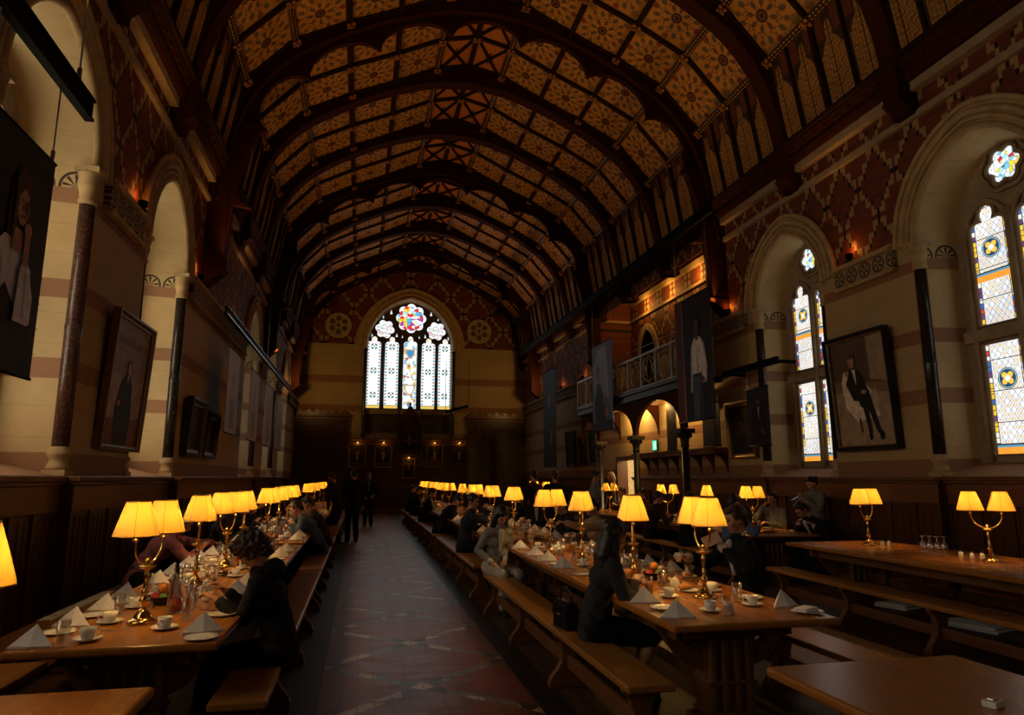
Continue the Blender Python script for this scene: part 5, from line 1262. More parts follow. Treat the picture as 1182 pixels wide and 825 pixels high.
# the hand-placed near ends
def sideword(k, x):
    t_ = TB[k]; near = x < (t_['x0'] + t_['x1']) / 2
    return {'L': ('wall side', 'aisle side'), 'C': ('aisle side', 'far side'), 'R': ('aisle side', 'wall side')}[k[0]][0 if near else 1]
NUM = {}
PLU = dict(napkin='napkin pyramids', saucer='saucers', cup='cups', plate='side plates', glass='tumblers', fork='forks', knife='knives', juice='juice glasses')
NAME = dict(napkin='white napkin pyramid', saucer='white saucer', cup='white saucered cup', plate='white side plate', glass='clear glass tumbler', fork='steel fork', knife='steel knife', juice='orange juice glass')
CATS = dict(napkin='napkin', saucer='saucer', cup='cup', plate='plate', glass='glass', fork='fork', knife='knife', juice='glass')
PENDING = []
def setk(k, kind, x, y, rot=0, z=0): PENDING.append([k, kind, x, y, rot, z])
HAND = {
 'L1': dict(napkin=[(-1.60, 4.12, -8), (-1.60, 4.63, -12), (-1.59, 5.11, -11), (-1.61, 5.58, -16), (-.83, 4.30, 11), (-.86, 5.57, 9), (-.85, 5.98, 12)],
            cup=[(-1.38, 4.20, 20), (-1.42, 4.66, 200), (-1.43, 5.16, 150), (-1.06, 4.42, 250), (-1.42, 5.65, 90), (-1.09, 5.60, 40)],
            glass=[(-1.46, 4.09), (-1.45, 4.92), (-1.0, 4.66), (-.94, 4.63), (-1.15, 6.25), (-1.54, 5.86), (-1.05, 5.05), (-1.10, 5.9)],
            plate=[(-1.60, 4.42), (-.80, 4.12), (-.82, 4.77), (-.95, 5.09), (-1.60, 4.9), (-1.6, 5.36)], fork=[(-1.58, 4.045, 60), (-1.40, 4.44, 80), (-.90, 4.94, 70)], knife=[(-1.52, 4.06, 100), (-.77, 4.93, 75)]),
 'C1': dict(napkin=[(1.94, 4.62, -13), (1.94, 4.11, -15), (2.80, 4.30, 14), (2.82, 6.05, 8), (1.92, 6.51, -16), (1.92, 7.04, -16), (1.92, 7.57, -16), (1.92, 8.33, -16)],
            cup=[(2.20, 4.78, 20), (2.61, 4.36, 160), (2.23, 4.23, 30), (2.63, 4.95, 20), (2.17, 5.75, 60)],
            glass=[(2.58, 4.50), (2.27, 4.09), (2.62, 5.76), (2.30, 5.12), (2.72, 5.5)], juice=[(2.15, 5.02), (2.50, 5.24), (2.2, 7.6)],
            plate=[(1.97, 4.38), (2.83, 4.06), (2.46, 5.0), (2.74, 5.2), (2.80, 5.70), (2.03, 4.98), (2.75, 4.62)], fork=[(2.73, 4.14, 40), (1.98, 4.235, 70), (2.10, 5.15, 60)], knife=[(2.0, 4.86, 80), (2.73, 4.07, 60)])}
for k, d in HAND.items():
    for kind, L in d.items():
        for p in L:
            r_ = p[2] if len(p) > 2 else 0
            if kind == 'cup': setk(k, 'saucer', p[0], p[1]); setk(k, 'cup', p[0], p[1], r_, .0055)
            else: setk(k, kind, p[0], p[1], r_)
def settings(k, side, ys, items):
    t_ = TB[k]; s = 1 if side == 0 else -1; e = t_['x0'] if side == 0 else t_['x1']
    for y in ys:
        J = lambda q: random.uniform(-q, q)
        if 'n' in items and random.random() < .85: setk(k, 'napkin', e + s * (.13 + J(.015)), y + J(.04), (-12 if s > 0 else 12) + J(12))
        if 'p' in items: setk(k, 'plate', e + s * (.14 + J(.01)), y + .245 + J(.01))
        if 'c' in items: x_, y_ = e + s * (.335 + J(.015)), y + .06 + J(.03); setk(k, 'saucer', x_, y_); setk(k, 'cup', x_, y_, J(180), .0055)
        if 'g' in items: setk(k, 'glass' if random.random() < .8 else 'juice', e + s * (.30 + J(.015)), y + .25 + J(.02))
        if 'f' in items: setk(k, 'fork', e + s * (.25), y - .11, 90)
def rng(a, b, st): return [a + st * i for i in range(int((b - a) / st) + 1)]
settings('L1', 0, rng(6.25, 9.1, .52), 'npcg'); settings('L1', 1, rng(6.5, 9.1, .52), 'npcg')
settings('C1', 0, [5.75], 'pg'); settings('C1', 0, [6.51, 7.04, 7.57, 8.33], 'pcg'); settings('C1', 1, rng(6.55, 8.6, .55), 'npcg')
settings('L2', 0, rng(10.1, 14.7, .55), 'ncg'); settings('L2', 1, rng(10.1, 14.7, .48), 'ncg')
settings('C2', 0, rng(9.85, 14.6, .6), 'ncg'); settings('C2', 1, rng(9.85, 14.6, .6), 'ncg')
settings('L3', 0, rng(15.6, 20.3, .6), 'ng'); settings('L3', 1, rng(15.6, 20.3, .6), 'ng')
settings('C3', 0, rng(15.6, 20.3, .6), 'ng'); settings('C3', 1, rng(15.6, 20.3, .6), 'g')
settings('R2', 0, rng(9.8, 13.9, .75), 'cp'); settings('R2', 1, rng(9.8, 13.9, .75), 'gp')
for k, a_, b_ in (('L1', 5.2, 9.2), ('C1', 4.9, 8.8), ('L2', 9.9, 14.6), ('C2', 9.7, 14.4)):
    cx = (TB[k]['x0'] + TB[k]['x1']) / 2; y = a_
    while y < b_:
        setk(k, 'glass' if random.random() < .72 else 'juice', cx + random.choice((-1, 1)) * random.uniform(.03, .19), y); y += random.uniform(.10, .2)
lampxy = [(o.location.x, o.location.y) for o in LAMPS]
kept = []
BUSY = [(-1.29, 5.26), (2.46, 5.62), (-1.26, 8.85), (-1.13, 4.92), (-1.18, 5.12), (-1.2, 7.7), (-1.1, 10.28), (2.26, 5.65), (2.40, 7.84), (-1.12, 8.0), (2.3, 11.4), (-1.2, 12.0), (-1.02, 11.5), (2.35, 9.9), (-1.03, 5.33), (-1.22, 5.75), (2.40, 6.9), (-1.12, 5.83), (2.42, 5.14), (-1.3, 6.5), (-1.33, 7.6)]
PLAT = [(-1.18, 6.72), (-1.05, 7.25), (-1.05, 7.51), (-1.18, 6.98), (2.35, 6.4), (2.42, 9.62), (2.3, 10.9), (-1.2, 10.55), (-1.2, 13.1), (2.3, 13.2), (2.3, 11.16), (2.3, 13.46), (2.35, 6.66)]
RAD = dict(napkin=.09, saucer=.075, cup=0, plate=.085, glass=.036, juice=.036, fork=.02, knife=.02)
for p in PENDING:
    k, kind, x, y, rot, z = p
    if kind == 'cup':
        if kept and kept[-1][1] == 'saucer' and abs(kept[-1][2] - x) < 1e-6 and abs(kept[-1][3] - y) < 1e-6: kept.append(p)
        continue
    if any(hypot(x - a, y - b) < .088 + RAD[kind] for a, b in lampxy): continue
    if kind in ('glass', 'juice') and y > 5.2 and (any(hypot(x - a, y - b) < .115 for a, b in BUSY) or any(hypot(x - a, y - b) < .18 for a, b in PLAT)): continue
    if any(q[1] != 'cup' and abs(q[3] - y) < .3 and hypot(q[2] - x, q[3] - y) < (RAD[kind] + RAD[q[1]]) * (.95) for q in kept): continue
    kept.append(p)
for k, kind, x, y, rot, z in sorted(kept, key=lambda p: p[3]):
    sw = sideword(k, x); key = (k, kind, sw); NUM[key] = NUM.get(key, 0) + 1
    put(kind, x, y, z, rot, '%s, %s along the %s of %s' % (NAME[kind], ORD[min(NUM[key], 20)], sw, TB[k]['name']), CATS[kind], '%s on the laid tables' % PLU[kind])
# shared dishes down the middle
def fruitbowl(x, y, where):
    put('fbowl', x, y, 0, 0, 'dark blue fruit bowl %s' % where, 'bowl', 'fruit bowls')
    for i, (f, dx, dy, dz) in enumerate((('apple', -.044, 0, .016), ('orange', .022, .038, .016), ('lime', .022, -.038, .016), ('orange', .0, .0, .076))):
        put(f, x + dx, y + dy, dz, 40 * i, '%s in the fruit bowl %s' % (('red apple', 'lower orange', 'green lime', 'topmost orange')[i], where), f, 'fruit in the bowls')
fruitbowl(-1.29, 5.26, 'beside the second left lamp'); fruitbowl(2.46, 5.62, 'beside the second centre lamp'); fruitbowl(-1.26, 8.85, 'at the far end of the first left table')
put('carafe', -1.13, 4.92, 0, 0, 'glass carafe of red drink with a black stopper, nearest on the left table', 'carafe', 'carafes'); put('carafe', -1.18, 5.12, 0, 0, 'glass carafe of red drink just behind the nearest one on the left table', 'carafe', 'carafes')
put('carafe', -1.2, 7.7, 0, 0, 'glass carafe on the left table beyond the fourth lamp', 'carafe', 'carafes'); put('carafe', -1.1, 10.28, 0, 0, 'glass carafe on the second left table', 'carafe', 'carafes')
for x, y, lb in ((2.26, 5.65, 'half full jug of orange juice beside the woman in the black blazer'), (2.40, 7.84, 'jug of orange juice beside the fourth centre lamp'), (-1.12, 8.0, 'jug of orange juice at the far part of the first left table'), (2.3, 11.4, 'jug of orange juice on the second centre table'), (-1.2, 12.0, 'jug of orange juice on the second left table'), (-1.02, 11.5, 'second jug of orange juice on the second left table'), (2.35, 9.9, 'jug of orange juice at the near end of the second centre table')):
    put('jug', x, y, 0, 30, lb, 'jug', 'juice jugs')
for x, y, lb in ((-1.03, 5.33, 'white shaker with steel cap beside the plate of the person in the hoodie'), (-1.22, 5.75, 'white shaker before the third left lamp'), (2.20, 4.33 - .0 + .02, ''), (2.40, 6.9, 'white shaker beside the third centre lamp'), (2.32, 4.14, 'white shaker between cup and tumbler at the near end of the centre table')):
    if lb: put('shaker', x, y, 0, 0, lb, 'shaker', 'shakers')
for x, y, lb in ((-1.12, 5.83, 'white lidded sugar pot by the third left lamp'), (2.42, 5.20 - .06, 'white lidded sugar pot by the juice glasses on the centre table'), (-1.3, 6.5, 'white lidded sugar pot beyond the third left lamp'), (-1.33, 7.6, 'white lidded sugar pot beyond the fourth left lamp')):
    put('jar', x, y, 0, 0, lb, 'sugar pot', 'sugar pots')
for i, (x, y, z, r_, lb) in enumerate(((2.46, 5.0, .0055, 20, 'croissant on a white plate behind the nearest centre lamp'), (2.74, 5.2, .0055, 80, 'croissant on the plate before the suited man'), (2.80, 5.70, .0055, 140, 'croissant on the third far-side plate of the centre table'))):
    put('croissant', x, y, z, r_, lb, 'croissant', 'croissants')
for x, y, lb in ((-1.18, 6.72, 'serving platter on the first left table, nearer one'), (-1.05, 7.25, 'serving platter on the first left table, farther one, aisle side'), (2.35, 6.4, 'serving platter on the centre table beyond the woman in black'), (2.42, 9.62, 'serving platter at the near end of the second centre table'), (2.3, 10.9, 'serving platter on the second centre table beyond its first lamp'), (-1.2, 10.55, 'serving platter on the second left table'), (-1.2, 13.1, 'serving platter far along the second left table'), (6.3, 9.95, 'serving platter before the diners at the right-wall table'), (2.3, 13.2, 'serving platter far along the second centre table')):
    if any(hypot(x - a, y - b) < .24 for a, b in lampxy): y += .26
    put('platter', x, y, 0, 0, lb, 'platter', 'serving platters')
    for i in range(3):
        a = 2 * pi * i / 3; put('toast' if i % 2 else 'croissant', x + .065 * cos(a), y + .065 * sin(a), .0065, 60 * i, 'golden %s on the %s' % (('toast slice', 'first croissant', 'second croissant')[0 if i % 2 else 1 + i // 2], lb), 'pastry', 'pastries on the platters')
put('flat_napkin', 2.80, 4.06, .0155, 30, 'crumpled white napkin on the plate at the near corner of the centre table', 'napkin', 'flat napkins')
# the bare right table : upturned glasses and china
for i, (x, y) in enumerate(((6.70, 7.30), (6.735, 7.228), (6.77, 7.156), (6.805, 7.084))):
    put('stem', x, y, 0, 0, 'upturned wine glass on the bare right table, %s of four from the far end' % ORD[i + 1], 'wine glass', 'upturned wine glasses')
for i, (x, y) in enumerate(((6.40, 6.32), (6.46, 6.25), (6.41, 6.20 + .0), (6.48, 6.15), (6.38, 6.44))):
    if i in (0, 1, 3, 4): put('shaker', x, y, 0, 0, 'white shaker beside the near lamp of the bare right table, %s from the far end' % ORD[(1, 2, 3, 3, 1)[i] if i != 0 else 2][0:] if i in (3, 4) else 'white shaker beside the near lamp of the bare right table, %s' % ('in the middle, aisle side' if i == 0 else 'in the middle, wall side'), 'shaker', 'shakers')
for i, (x, y) in enumerate(((6.47, 7.70), (6.50, 7.62))): put('shaker', x, y, 0, 0, 'white shaker beside the far lamp of the bare right table, %s' % ('farther' if i == 0 else 'nearer'), 'shaker', 'shakers')
e = empty('white_box', (2.36, 2.31, TZ + .0005), radians(20), 'small white box with a pale lid on the bare bottom right table', 'box')
obj('box_body', MB().box(-.035, .035, -.025, .025, 0, .024), M['paper'], e, bevel=.003); obj('lid', MB().box(-.02, .02, -.012, .012, .024, .03), M['steel'], e, bevel=.002)
# odds and ends
for i in range(6):
    o = obj('place_card', MB().box(-.05, .05, -.11, .11, 0, .01), M['paper'], None, (-2.47, 6.6 + .25 * i, .4507)); tag(o, 'white card on the left wall-side bench, %s from the near end' % ORD[i + 1], 'card', 'white cards on the left wall-side bench')
for i, (x, y, w_, l_, lb) in enumerate(((6.6, 7.75, .16, .26, 'pale folded cloth on the floor under the bare right table, farther one'), (6.55, 6.55, .2, .34, 'pale folded cloth on the floor under the bare right table, nearer one'))):
    m = MB(); m.box(-w_, w_, -l_, l_, 0, .03); m.box(-w_ * .9, w_ * .8, -l_ * .9, l_ * .7, .03, .055); tag(obj('folded_cloth', m, M['linen'], None, (x, y, .0005), .3, .012), lb, 'cloth', 'folded cloths on the floor')
m = MB(); m.box(-.13, .13, -.2, .2, 0, .16); o = obj('storage_box', m, plain('maroon card', (.10, .02, .018), .7), None, (-1.72, 4.66, .0005), .2, .008); tag(o, 'dark maroon box with a pale base on the floor under the near left table', 'box'); obj('base_board', MB().box(-.14, .14, -.21, .21, .0, .03), M['linen_dk'], o)
# small black handbag on the bench behind the woman in the blazer
e = empty('handbag', (1.60, 5.36, .4505), radians(8), 'small shiny black handbag on the bench behind the woman in the blazer', 'bag')
leather = plain('black patent leather', (.010, .012, .018), .16)
m = MB(); m.prism([(-.06, 0), (.06, 0), (.05, .17), (.03, .2), (-.03, .2), (-.05, .17)], 'y', -.13, .13); obj('bag_body', m, leather, e, bevel=.015)
obj('flap', MB().prism([(-.055, .10), (-.065, .11), (-.055, .18), (-.03, .207), (.03, .207), (.05, .19), (-.03, .195), (-.05, .17)], 'y', -.125, .125), leather, e, bevel=.004)
obj('strap', MB().tube([(0, -.11, .19), (0, -.09, .27), (0, 0, .31), (0, .09, .27), (0, .11, .19)], .008, 6), leather, e); obj('clasp', MB().ell((-.066, 0, .11), (.006, .014, .010), 8, 6), M['brass'], e)
# ---------------------------------------------------------------- people
M['skin'] = plain('skin', (.46, .25, .165), .5, 0, .06, 20)
M['skin_dk'] = plain('darker skin', (.16, .075, .045), .5, 0, .06, 20)
M['lip'] = plain('lips', (.30, .10, .085), .5)
M['eye'] = plain('eye', (.02, .014, .012), .2)
M['hair_black'] = plain('black hair', (.010, .008, .008), .42, 0, .4, 60)
M['hair_brown'] = plain('dark brown hair', (.035, .018, .011), .5, 0, .4, 60)
M['hair_fair'] = plain('fair hair', (.22, .13, .06), .5, 0, .3, 60)
M['hair_grey'] = plain('grey hair', (.12, .10, .085), .55, 0, .3, 60)
CL = {}
def cloth(c):
    if c not in CL: CL[c] = plain('cloth %d' % len(CL), c, .85, 0, .18, 26, .2, .2)
    return CL[c]
def shell(name, mb, mat, parent, vox, wr=0, wsc=14, smooth=3):
    # fuse overlapping pieces into one continuous surface
    me = mb.mesh(name); o = bpy.data.objects.new(name, me); C.objects.link(o)
    r = o.modifiers.new('fuse', 'REMESH'); r.mode = 'VOXEL'; r.voxel_size = vox; r.use_smooth_shade = True
    s = o.modifiers.new('smooth', 'SMOOTH'); s.iterations = smooth; s.factor = .5
    dg = bpy.context.evaluated_depsgraph_get()
    m2 = bpy.data.meshes.new_from_object(o.evaluated_get(dg)); m2.name = name
    bpy.data.objects.remove(o); bpy.data.meshes.remove(me)
    if wr:
        nn = [v.normal.copy() for v in m2.vertices]
        for v, n in zip(m2.vertices, nn):
            p = v.co; k = noise.noise(V((p.x * wsc, p.y * wsc, p.z * wsc * .7))) + .5 * noise.noise(p * wsc * 2.3)
            v.co = p + n * k * wr
    m2.materials.clear(); m2.materials.append(mat)
    o2 = bpy.data.objects.new(name, m2); C.objects.link(o2); o2.parent = parent
    for p in m2.polygons: p.use_smooth = True
    return o2

def person(x, y, face, label, group='people in the hall', seat=.45, sit=True, lean=10, turn=0, nod=10, headturn=0, rh=None, lh=None, top=(.01, .01, .012), legs=(.012, .012, .016), skin='skin', hair='black', style='short',
           vox=.014, scale=1.0, shirt=None, sleeve=1.0, skirt=False, tilt=0, relbow=None, lelbow=None, feet=None, collar=True, hood=False, spread=.13, coat=False, build=1.0):
    e = empty('person', (x, y, 0), radians(face), label, 'person', group); e.scale = (scale,) * 3
    Rz = Mx.Rotation(radians(face), 3, 'Z')
    def loc(p): return (Rz.transposed() @ (V(p) - V((x, y, 0)))) / scale
    a = radians(lean); hz = seat / scale + .095 if sit else .93
    H = V((0, 0, hz)); sd = V((sin(a), 0, cos(a))); a2 = a + radians(8 if sit else 3) + (.25 * a if a > .3 else 0); sd2 = V((sin(a2), 0, cos(a2)))
    T = Mx.Rotation(radians(turn), 3, 'Z')
    lat = T @ V((0, 1, 0)); fwd = T @ V((cos(a2), 0, -sin(a2)))
    W = H + sd * .20; CH = W + sd2 * .16; SH = CH + sd2 * .12; NB = SH + sd2 * .05 - fwd * .005
    sw = .185 * build
    shl = {1: SH + lat * sw - sd2 * .015, -1: SH - lat * sw - sd2 * .015}
    an = a2 + radians(nod * .35) - .12
    nd = V((sin(an), 0, cos(an))); HC = NB + (T @ nd) * .165
    hm = Mx.Rotation(radians(turn + headturn), 3, 'Z') @ Mx.Rotation(radians(nod) + a2 * .55, 3, 'Y') @ Mx.Rotation(radians(tilt), 3, 'X')
    def hp(u, v, w): return HC + hm @ V((u, v, w))          # head: u forward, v left, w up
    # limbs
    def ik(s_, hand, l1=.285, l2=.255, hint=None):
        S0 = s_; d = hand - S0; L = min(d.length, (l1 + l2) * .995); d = d.normalized(); hd = S0 + d * L
        k = (l1 * l1 - l2 * l2 + L * L) / (2 * L); h = sqrt(max(0, l1 * l1 - k * k))
        n = hint - d * hint.dot(d); n = n.normalized() if n.length > 1e-6 else V((0, 0, -1))
        return S0 + d * k + n * h, hd
    arms = {}
    for s_, hd, el in ((1, lh, lelbow), (-1, rh, relbow)):
        if hd is None:
            h = V((.30, s_ * .13, hz + .10)) if sit else V((.10, s_ * .27, .80))
        else: h = loc(hd)
        hint = V((-.35, s_ * .75, -.8)) if el is None else V(el)
        ev, hv = ik(shl[s_], h, hint=T @ hint); arms[s_] = (shl[s_], ev, hv)
    lg = {}
    for s_ in (1, -1):
        hj = H + V((0, s_ * .09, -.02))
        if sit:
            f = (feet[0 if s_ > 0 else 1] if feet else (.46, s_ * spread)); ft = V((f[0], f[1], .08)); d = ft - hj; L = min(d.length, .86)
            ev, fv = ik(hj, ft, .43, .43, V((.8, 0, .7))); lg[s_] = (hj, ev, fv)
        else:
            f = (feet[0 if s_ > 0 else 1] if feet else (0.0, s_ * .10)); ft = V((f[0], f[1], .085)); ev, fv = ik(hj, ft, .435, .43, V((1, 0, 0))); lg[s_] = (hj, ev, fv)
    # ---- body, one surface
    b = MB()
    b.ell(hp(-.012, 0, .022), (.095, .074, .098), 16, 12, 0, hm); b.ell(hp(.022, 0, -.045), (.062, .054, .068), 14, 10, 0, hm); b.ell(hp(.058, 0, -.088), (.022, .024, .02), 10, 8, 0, hm)
    b.ell(hp(.060, 0, -.028), (.030, .040, .045), 10, 8, 0, hm); b.cap(hp(.080, 0, .018), .009, hp(.100, 0, -.022), .0125, 8); b.ell(hp(.092, 0, -.026), (.012, .017, .009), 8, 6, 0, hm)
    b.ell(hp(.070, 0, .034), (.018, .050, .012), 10, 6, 0, hm); b.ell(hp(.078, 0, -.060), (.012, .024, .011), 8, 6, 0, hm)
    for s_ in (1, -1): b.ell(hp(-.005, s_ * .076, -.008), (.021, .010, .033), 8, 8, 0, hm); b.ell(hp(.052, s_ * .040, -.020), (.022, .022, .022), 8, 6, 0, hm)
    b.cap(NB - sd2 * .02, .058, hp(-.018, 0, -.07), .050, 12)
    b.cap(H, .130, W, .112 * build, 14, 0, .76, fwd); b.cap(W, .112 * build, CH, .122 * build, 14, 0, .72, fwd); b.cap(CH - lat * .05 * build, .104 * build, CH + lat * .05 * build, .104 * build, 14); b.cap(shl[-1] + lat * .03, .058, shl[1] - lat * .03, .058, 12); b.cap(SH, .09, NB, .06, 12)
    for s_ in (1, -1):
        s0, el, hd = arms[s_]; b.cap(s0, .054, el, .041, 10); b.cap(el, .041, hd, .027, 10)
        hj, kn, ft = lg[s_]; b.cap(hj, .085, kn, .057, 12); b.cap(kn, .057, kn + (ft - kn) * .3, .055, 10); b.cap(kn + (ft - kn) * .3, .055, ft, .038, 10); b.cap(ft - V((.02, 0, .02)), .034, ft + V((.13, s_ * .02, -.045)), .030, 8)
        # hand : palm, four curled fingers, thumb
        d = (hd - el).normalized(); up = V((0, 0, 1)) - d * d.z; up = up.normalized() if up.length > .05 else V((1, 0, 0)); sdv = d.cross(up)      # palm faces down/in
        th = sdv * (1 if (T @ V((0, 1, 0))).dot(sdv) * s_ < 0 else -1)       # thumb side points inwards
        b.cap(hd, .026, hd + d * .035, .031, 10, 0, .55, up); b.cap(hd + d * .03 - th * .018, .020, hd + d * .085 - th * .022, .016, 8, 0, .75, up); b.cap(hd + d * .03 + th * .014, .020, hd + d * .088 + th * .016, .016, 8, 0, .75, up)
        for k, (of, ln) in enumerate(((.031, .068), (.0105, .078), (-.0105, .072), (-.031, .056))):
            p0 = hd + d * (.088 - .004 * abs(k - 1)) + th * of; p1 = p0 + (d * .85 - up * .5).normalized() * ln * .45; p2 = p1 + (d * .35 - up * .9).normalized() * ln * .32; p3 = p2 + (-d * .15 - up).normalized() * ln * .25
            b.cap(p0, .0098, p1, .0092, 8); b.cap(p1, .0092, p2, .0086, 8); b.cap(p2, .0086, p3, .0078, 8)
        p0 = hd + d * .028 + th * .026; p1 = p0 + (d * .6 + th * .75 - up * .2).normalized() * .040; p2 = p1 + (d * .85 + th * .05 - up * .5).normalized() * .032
        b.cap(p0, .0135, p1, .0115, 8); b.cap(p1, .0115, p2, .009, 8)
    shell('body', b, M[skin], e, min(vox, .0095), 0, smooth=2)
    for s_ in (1, -1):
        ey = MB().ell(hp(.078, s_ * .030, .012), (.010, .014, .009), 10, 8, 0, hm); obj('eye', ey, M['eye'], e)
        br = MB().tube([hp(.084, s_ * .014, .032), hp(.085, s_ * .030, .037), hp(.074, s_ * .047, .032)], [.0035, .0045, .002], 6); obj('eyebrow', br, M['hair_' + hair], e)
    obj('mouth', MB().ell(hp(.0885, 0, -.060), (.006, .022, .006), 10, 6, 0, hm), M['lip'], e)
    # ---- clothes
    c = MB(); g = .014
    c.cap(H - sd * .04, .150, W, .136 + (.02 if coat else 0), 14, 0, .82, fwd); c.cap(W, .132 * build, CH, .150 * build, 14, 0, .78, fwd); c.cap(CH - lat * .065 * build, .128 * build, CH + lat * .065 * build, .128 * build, 14); c.cap(shl[-1] + lat * .02, .074, shl[1] - lat * .02, .074, 12); c.cap(SH, .105, SH + sd2 * .045, .078, 12)
    for s_ in (1, -1):
        s0, el, hd = arms[s_]; c.cap(s0, .072 * build, el, .057 * build, 12)
        if sleeve > .5: c.cap(el, .057, el + (hd - el) * (.93 if sleeve >= 1 else sleeve), .043, 12)
    if collar: c.cap(NB - sd2 * .035 - lat * .03, .066, NB - sd2 * .01 + lat * .03, .064, 12)
    if hood: c.ell(NB - fwd * .09 - sd2 * .01, (.085, .13, .075), 12, 8); c.cap(NB - lat * .085 - fwd * .02, .045, NB + lat * .085 - fwd * .02, .045, 10)
    if coat: c.cap(H, .165, H + V((-.05, 0, -.10)), .18, 12, 0, .8, V((1, 0, 0)))
    shell('top', c, cloth(top), e, vox, .010, 15)
    if shirt:
        s2 = MB(); f0 = SH + fwd * .085 + sd2 * .03; s2.cap(f0, .040, CH + fwd * .118 - sd2 * .10, .022, 10); rg = [NB + sd2 * .022 + (lat * cos(a_) * .060 + fwd * sin(a_) * .060) - sd2 * .03 * sin(a_) for a_ in [2 * pi * j / 18 for j in range(18)]]; [s2.cap(rg[j], .017, rg[(j + 1) % 18], .017, 8) for j in range(18)]
        s2.cap(f0, .03, NB - sd2 * .025 + fwd * .04, .035, 10); shell('shirt', s2, cloth(shirt), e, vox * .8, .004, 20)
        for s_ in (1, -1): el, hd = arms[s_][1:]; obj('cuff', MB().cap(el + (hd - el) * .92, .045, el + (hd - el) * .99, .042, 12), cloth(shirt), e)
    p = MB(); p.cap(H - V((0, 0, .02)), .142, H + sd * .08, .135, 14, 0, .85, fwd)
    for s_ in (1, -1):
        hj, kn, ft = lg[s_]; p.cap(hj, .100, kn, .078, 12)
        if not skirt: p.cap(kn, .078, ft + (kn - ft) * .06, .064 if sit else .07, 12)
    if skirt:
        k1, k2 = lg[1][1], lg[-1][1]; p.cap(k1, .08, k2, .08, 12); p.cap((lg[1][0] + k1) / 2, .09, (lg[-1][0] + k2) / 2, .09, 12)
    shell('skirt' if skirt else 'trousers', p, cloth(legs), e, vox, .009, 13)
    for s_ in (1, -1):
        ft = lg[s_][2]; f = MB(); f.cap(ft + V((-.045, 0, -.035)), .044, ft + V((.14, s_ * .02, -.05)), .038, 10); f.cap(ft, .048, ft + V((.05, 0, -.03)), .044, 10); f.box(ft.x - .085, ft.x + .175, ft.y - .04, ft.y + .045, 0.0005, .02)
        shell('shoe', f, cloth((.012, .011, .011)), e, .012)
    # ---- hair
    h = MB(); hw_ = 0.0
    if style in ('short', 'crop'):
        h.ell(hp(-.030, 0, .040), (.094, .080, .095), 16, 12, 0, hm); h.ell(hp(.028, 0, .085), (.052, .062, .035), 12, 8, 0, hm); h.ell(hp(-.075, 0, -.02), (.040, .060, .065), 12, 8, 0, hm)
        for s_ in (1, -1): h.ell(hp(.0, s_ * .070, .03), (.035, .014, .05), 8, 8, 0, hm)
        hw_ = .005
    elif style == 'curly':
        h.ell(hp(-.030, 0, .045), (.112, .096, .108), 16, 12, 0, hm); h.ell(hp(.050, 0, .080), (.060, .070, .045), 12, 8, 0, hm); h.ell(hp(-.08, 0, -.03), (.052, .075, .085), 12, 8, 0, hm)
        for s_ in (1, -1): h.ell(hp(.0, s_ * .078, .01), (.050, .024, .075), 8, 8, 0, hm)
        hw_ = .030
    elif style == 'bun':
        h.ell(hp(-.028, 0, .040), (.096, .082, .096), 16, 12, 0, hm); h.ell(hp(.030, 0, .083), (.05, .062, .034), 12, 8, 0, hm); h.ell(hp(-.115, 0, .055), (.045, .048, .045), 10, 8, 0, hm); h.ell(hp(-.07, 0, -.02), (.042, .062, .06), 12, 8, 0, hm); hw_ = .005
    else:
        ln = {'long': .36, 'bob': .15}[style]; big = 1.0
        h.ell(hp(-.030, 0, .040), (.104, .092, .104), 16, 12, 0, hm); h.ell(hp(.032, 0, .088), (.052, .066, .034), 12, 8, 0, hm)
        dn = (-sd2 * .8 - V((0, 0, 1)) * .6).normalized()
        q0 = hp(-.065, 0, .0); q1 = q0 + dn * (ln * .5) - fwd * .02; q2 = q0 + dn * ln - fwd * .02
        for w_ in (-.035, .035): h.cap(q0 + lat * w_, .075, q1 + lat * w_ * 1.2, .070, 12, 0, .8, fwd); h.cap(q1 + lat * w_ * 1.2, .070, q2 + lat * w_, .045, 12, 0, .7, fwd)
        for s_ in (1, -1):
            q0 = hp(.0, s_ * .064, .055); q1 = hp(-.005, s_ * .080, -.06); q2 = q1 + dn * ln * .75 + fwd * (.02 if style == 'long' else 0); h.cap(q0, .038, q1, .042, 10); h.cap(q1, .042, q2, .034, 10); h.cap(hp(-.05, s_ * .06, -.02), .05, q2 - fwd * .03, .045, 10)
        hw_ = .006
    shell('hair', h, M['hair_' + hair], e, .011 if vox < .02 else .016, hw_, 34 if style != 'curly' else 40, 2)
    return e
def held(kind, pts): pass

NAVY = (.012, .014, .020); GREYP = (.16, .155, .15); DK = (.010, .010, .011)
random.seed(5)
# left table
P1 = person(-.46, 4.84, 176, 'person with dark curly hair in a black hoodie bending over breakfast, bench in left foreground', sit=True, scale=.91, lean=14, nod=30, rh=(-.86, 5.06, .86), lh=(-.88, 4.88, .83), lelbow=(-.8, .25, -.6), relbow=(-.8, -.25, -.6), top=(.008, .008, .010), legs=(.007, .007, .008), hair='brown', style='curly', vox=.012, sleeve=.82, hood=True, feet=((.50, .14), (.52, -.12)))
person(-2.30, 8.30, 22, 'person in a dusky pink top leaning over the left table behind the lamps', lean=27, nod=12, top=(.40, .14, .15), legs=DK, hair='brown', rh=(-1.70, 8.40, .84), lh=(-1.66, 8.85, .84), spread=.2)
person(-2.03, 10.7, 0, 'person in dark clothes on the wall side of the second left table', lean=14, nod=14, top=(.05, .045, .05), legs=DK, rh=(-1.66, 10.6, .80), lh=(-1.66, 10.9, .80), vox=.018)
